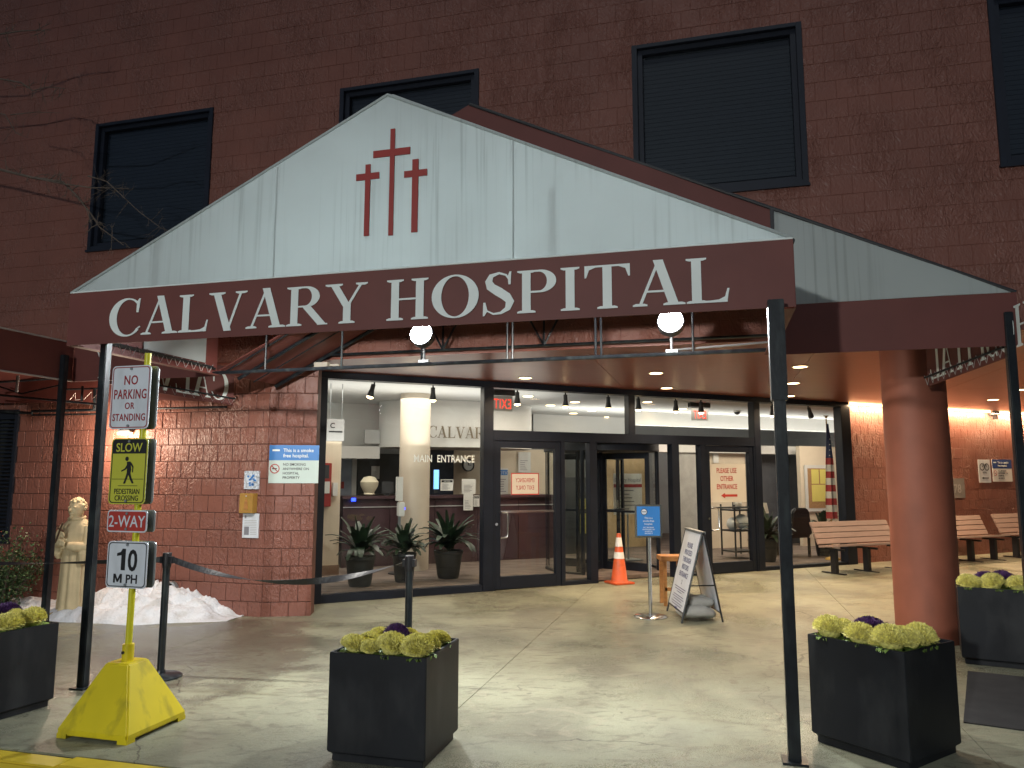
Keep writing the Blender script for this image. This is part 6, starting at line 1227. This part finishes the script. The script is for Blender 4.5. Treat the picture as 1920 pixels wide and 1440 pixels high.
def statue():
    c = fx(133, 1140, 7.28); base = FM @ Vector((c.x, 7.28, gz(-5.3))); H = fx(133, 937, 7.28).z - base.z; t = thing('saint_statue', 'cream stone statue of a robed figure holding a cross before the left wall', 'statue', base, FA); M = Matrix.Translation(base) @ Matrix.Rotation(FA + radians(6), 4, 'Z')
    pz = .07; MB(M).box((-.17, -.14, 0), (.17, .15, pz)).build('plinth', STONE, t, bevel=.01)
    g = MB(); h = H - pz
    def shell(prof, folds, amp, n=72, ph=0):    # (z,rx,ry,cx,cy)
        vs = []; fs = []
        for i, (z, rx, ry, cx, cy_) in enumerate(prof):
            for k in range(n):
                a = 2 * pi * k / n; f = 1 + amp[i] * (sin(folds * a + ph) + .5 * sin(folds * 1.7 * a + 1)) ; vs.append((cx + rx * f * cos(a), cy_ + ry * f * sin(a), z * h + pz))
        m_ = len(prof)
        for i in range(m_ - 1):
            for k in range(n): fs.append((i * n + k, i * n + (k + 1) % n, (i + 1) * n + (k + 1) % n, (i + 1) * n + k))
        fs += [list(range(n))[::-1], [(m_ - 1) * n + k for k in range(n)]]; g.add(vs, fs)
    shell([(0.0, .155, .115, -.0, 0), (.05, .158, .118, 0, 0), (.25, .148, .112, 0, 0), (.45, .143, .108, 0, 0), (.55, .140, .105, 0, 0), (.68, .150, .105, 0, .005), (.78, .155, .095, 0, .01), (.815, .12, .075, 0, .01), (.84, .06, .05, 0, .0)], 9, [.07, .07, .065, .05, .04, .03, .015, .01, 0])
    shell([(.02, .172, .06, -.02, .07), (.3, .168, .06, -.01, .07), (.55, .165, .07, 0, .05), (.7, .175, .10, 0, .02), (.79, .155, .09, 0, .01)], 7, [.06, .05, .04, .03, .01])          # cloak behind
    shell([(.56, .185, .125, 0, 0), (.60, .190, .128, 0, 0), (.70, .182, .118, 0, .0), (.77, .155, .10, 0, .005), (.815, .095, .078, 0, 0), (.835, .07, .062, 0, 0)], 8, [.05, .04, .03, .02, .01, 0], ph=1)   # mantle
    g.path([(.085 * cos(a) , .072 * sin(a) - .005, pz + h * (.835 + .008 * sin(a))) for a in [2 * pi * k / 20 for k in range(21)]], .020, 8)        # hood roll
    hd = Vector((.0, -.022, pz + h * .915)); r_ = h * .080
    g.sphere(hd, r_, 22, 16, (.80, .92, 1.12)); g.sphere(hd + Vector((0, -.008, -r_ * .62)), r_ * .62, 14, 10, (.85, .9, .8)); g.tube((0, -.006, pz + h * .82), hd - Vector((0, -.01, r_ * .7)), .038, 12, .036)
    for k in range(46):                    # short curls over the crown and temples
        a = k * 2.39996; f_ = (k + .5) / 46; ph = f_ * 1.75; q_ = Vector((sin(ph) * cos(a) * .86, sin(ph) * sin(a) * .92 + .10, cos(ph) * 1.08 + .12)) * r_
        if q_.y < -.15 * r_ and q_.z < .72 * r_: continue
        g.sphere(hd + q_, r_ * .20, 8, 6)
    g.sphere(hd + Vector((0, .014, r_ * .34)), r_ * .92, 16, 10, (.92, .98, .92))
    g.path([hd + Vector((0, -r_ * .86, r_ * .22)), hd + Vector((0, -r_ * 1.10, -r_ * .14)), hd + Vector((0, -r_ * .9, -r_ * .2))], [r_ * .09, r_ * .15, r_ * .10], 8)      # nose
    for sx_ in (-1, 1): g.sphere(hd + Vector((sx_ * r_ * .34, -r_ * .80, r_ * .26)), r_ * .15, 8, 6, (1.5, .6, .5)); g.sphere(hd + Vector((sx_ * r_ * .78, .0, 0)), r_ * .17, 8, 6, (.5, 1, 1.5))
    g.sphere(hd + Vector((0, -r_ * .86, -r_ * .50)), r_ * .16, 8, 6, (1.5, .6, .45)); g.sphere(hd + Vector((0, -r_ * .78, -r_ * .86)), r_ * .22, 8, 6)
    Z = lambda f: pz + h * f
    # arms with wide sleeves, hands with fingers
    g.path([(.15, .0, Z(.76)), (.19, -.03, Z(.66)), (.19, -.07, Z(.58)), (.10, -.14, Z(.585)), (.035, -.17, Z(.60))], [.055, .062, .066, .060, .042], 14)
    g.path([(-.15, .0, Z(.76)), (-.175, -.05, Z(.66)), (-.16, -.09, Z(.59)), (-.09, -.14, Z(.62)), (-.045, -.165, Z(.655))], [.055, .060, .062, .050, .036], 14)
    g.add(*(lambda q: (q.v, q.f))(MB().path([(.17, -.06, Z(.60)), (.175, -.08, Z(.52)), (.165, -.07, Z(.44)), (.15, -.06, Z(.43))], [.055, .058, .05, .02], 12)))
    g.add(*(lambda q: (q.v, q.f))(MB().path([(-.13, -.09, Z(.60)), (-.15, -.09, Z(.52)), (-.14, -.08, Z(.47))], [.05, .05, .02], 12)))
    def hand(w, d, side):
        w = Vector(w); d = Vector(d).normalized(); u = d.cross(Vector((0, -1, 0))).normalized()
        g.sphere(w + d * .022, .026, 12, 8, (.9, .55, 1.05))
        for k in range(4): o = u * (-.018 + .012 * k); L_ = (.040, .046, .044, .036)[k]; g.path([w + d * .035 + o, w + d * (.035 + L_ * .5) + o + Vector((0, -.010, 0)), w + d * (.035 + L_ * .8) + o + Vector((0, -.002, 0))], [.0085, .0075, .006], 8)
        g.path([w + u * side * .018 + d * .012, w + u * side * .034 + d * .028 + Vector((0, -.008, 0)), w + u * side * .026 + d * .046 + Vector((0, -.014, 0))], [.010, .0085, .006], 8)
    hand((-.035, -.185, Z(.665)), (.25, -.1, 1), 1); hand((.02, -.195, Z(.605)), (-1, -.1, .35), 1)
    g.sphere((.03, -.05, Z(.025)), .05, 10, 6, (.8, 1.4, .5)); g.sphere((-.06, -.06, Z(.022)), .05, 10, 6, (.8, 1.4, .5))
    me = bpy.data.meshes.new('f'); me.from_pydata([Vector(v_) for v_ in g.v], [], g.f); me.update(); bm = bmesh.new(); bm.from_mesh(me); bmesh.ops.recalc_face_normals(bm, faces=bm.faces); bm.to_mesh(me); bm.free()
    o = bpy.data.objects.new('f', me); C.collection.objects.link(o); md = o.modifiers.new('r', 'REMESH'); md.mode = 'VOXEL'; md.voxel_size = .0065; sm = o.modifiers.new('s', 'SMOOTH'); sm.factor = .5; sm.iterations = 2
    dg = bpy.context.evaluated_depsgraph_get(); m2 = bpy.data.meshes.new_from_object(o.evaluated_get(dg)); bpy.data.objects.remove(o)
    m2.transform(rootm(t).inverted() @ M); m2.materials.clear(); m2.materials.append(STONE); m2.shade_smooth(); link('figure', m2, t)
    cr = MB(M); a, b = Vector((-.115, -.185, Z(.62))), Vector((-.01, -.215, Z(.80))); cr.tube(a, b, .012, 4); md_ = a.lerp(b, .68); u = (b - a).normalized(); sd_ = u.cross(Vector((0, -1, 0))).normalized(); cr.tube(md_ - sd_ * .055, md_ + sd_ * .055, .011, 4); cr.build('crucifix', mat('dark_bronze', (.09, .055, .035), .5, .3), t)
statue()
# bare branches at the upper left
tr = thing('bare_tree', 'leafless tree reaching thin twigs in from the upper left edge', 'tree', fw(-8.6, 6.3), FA)
def bp(px, py, d): p = fx(px, py, d); return Vector((p.x, d, p.z))
tk_ = bp(-330, 200, 6.3); MB(FM).path([(tk_.x - .3, 6.3, gz(-6)), (tk_.x - .25, 6.3, 2.0), (tk_.x - .1, 6.3, 4.0), (tk_.x, 6.3, 6.5)], [.11, .09, .07, .04], 10).build('trunk', BARK, tr, smooth=True)
rb = random.Random(11)
def branch(pts, d, r0):
    P = [bp(x, y, d + .15 * i * .3) for i, (x, y) in enumerate(pts)]; m = MB(FM); n = len(P); m.path(P, [r0 * (1 - .75 * i / (n - 1)) for i in range(n)], 6)
    for i in range(1, n):
        for k in range(5):
            f = rb.random(); c = P[i - 1].lerp(P[i], f); a = rb.uniform(0, 6.28); L_ = rb.uniform(.06, .22); e1 = c + Vector((cos(a) * L_, rb.uniform(-.1, .1), sin(a) * L_)); m.path([c, c.lerp(e1, .5) + Vector((0, 0, rb.uniform(-.02, .03))), e1], [r0 * .28, r0 * .2, r0 * .1], 4)
            for q_ in range(2): e2 = e1 + Vector((rb.uniform(-.07, .07), 0, rb.uniform(-.07, .07))); m.path([c.lerp(e1, .6), e2], [r0 * .15, r0 * .08], 4)
    m.build('branch', BARK, tr)
branch([(-300, 260), (-120, 290), (0, 318), (60, 333), (118, 341), (142, 365), (170, 400), (186, 425), (232, 460)], 6.3, .020)
branch([(60, 333), (120, 345), (172, 352), (205, 352), (242, 354)], 6.35, .010)
branch([(165, 330), (200, 340), (230, 368), (262, 398), (300, 426), (318, 436)], 6.35, .008)
branch([(-300, 110), (-100, 100), (0, 64), (40, 58), (96, 56)], 6.2, .016)
branch([(-300, 180), (-60, 160), (0, 148), (40, 155), (62, 170), (88, 163), (124, 166)], 6.25, .013)
branch([(-60, 200), (10, 215), (30, 250), (52, 258)], 6.25, .008)
branch([(20, 215), (70, 210), (118, 212)], 6.25, .006)
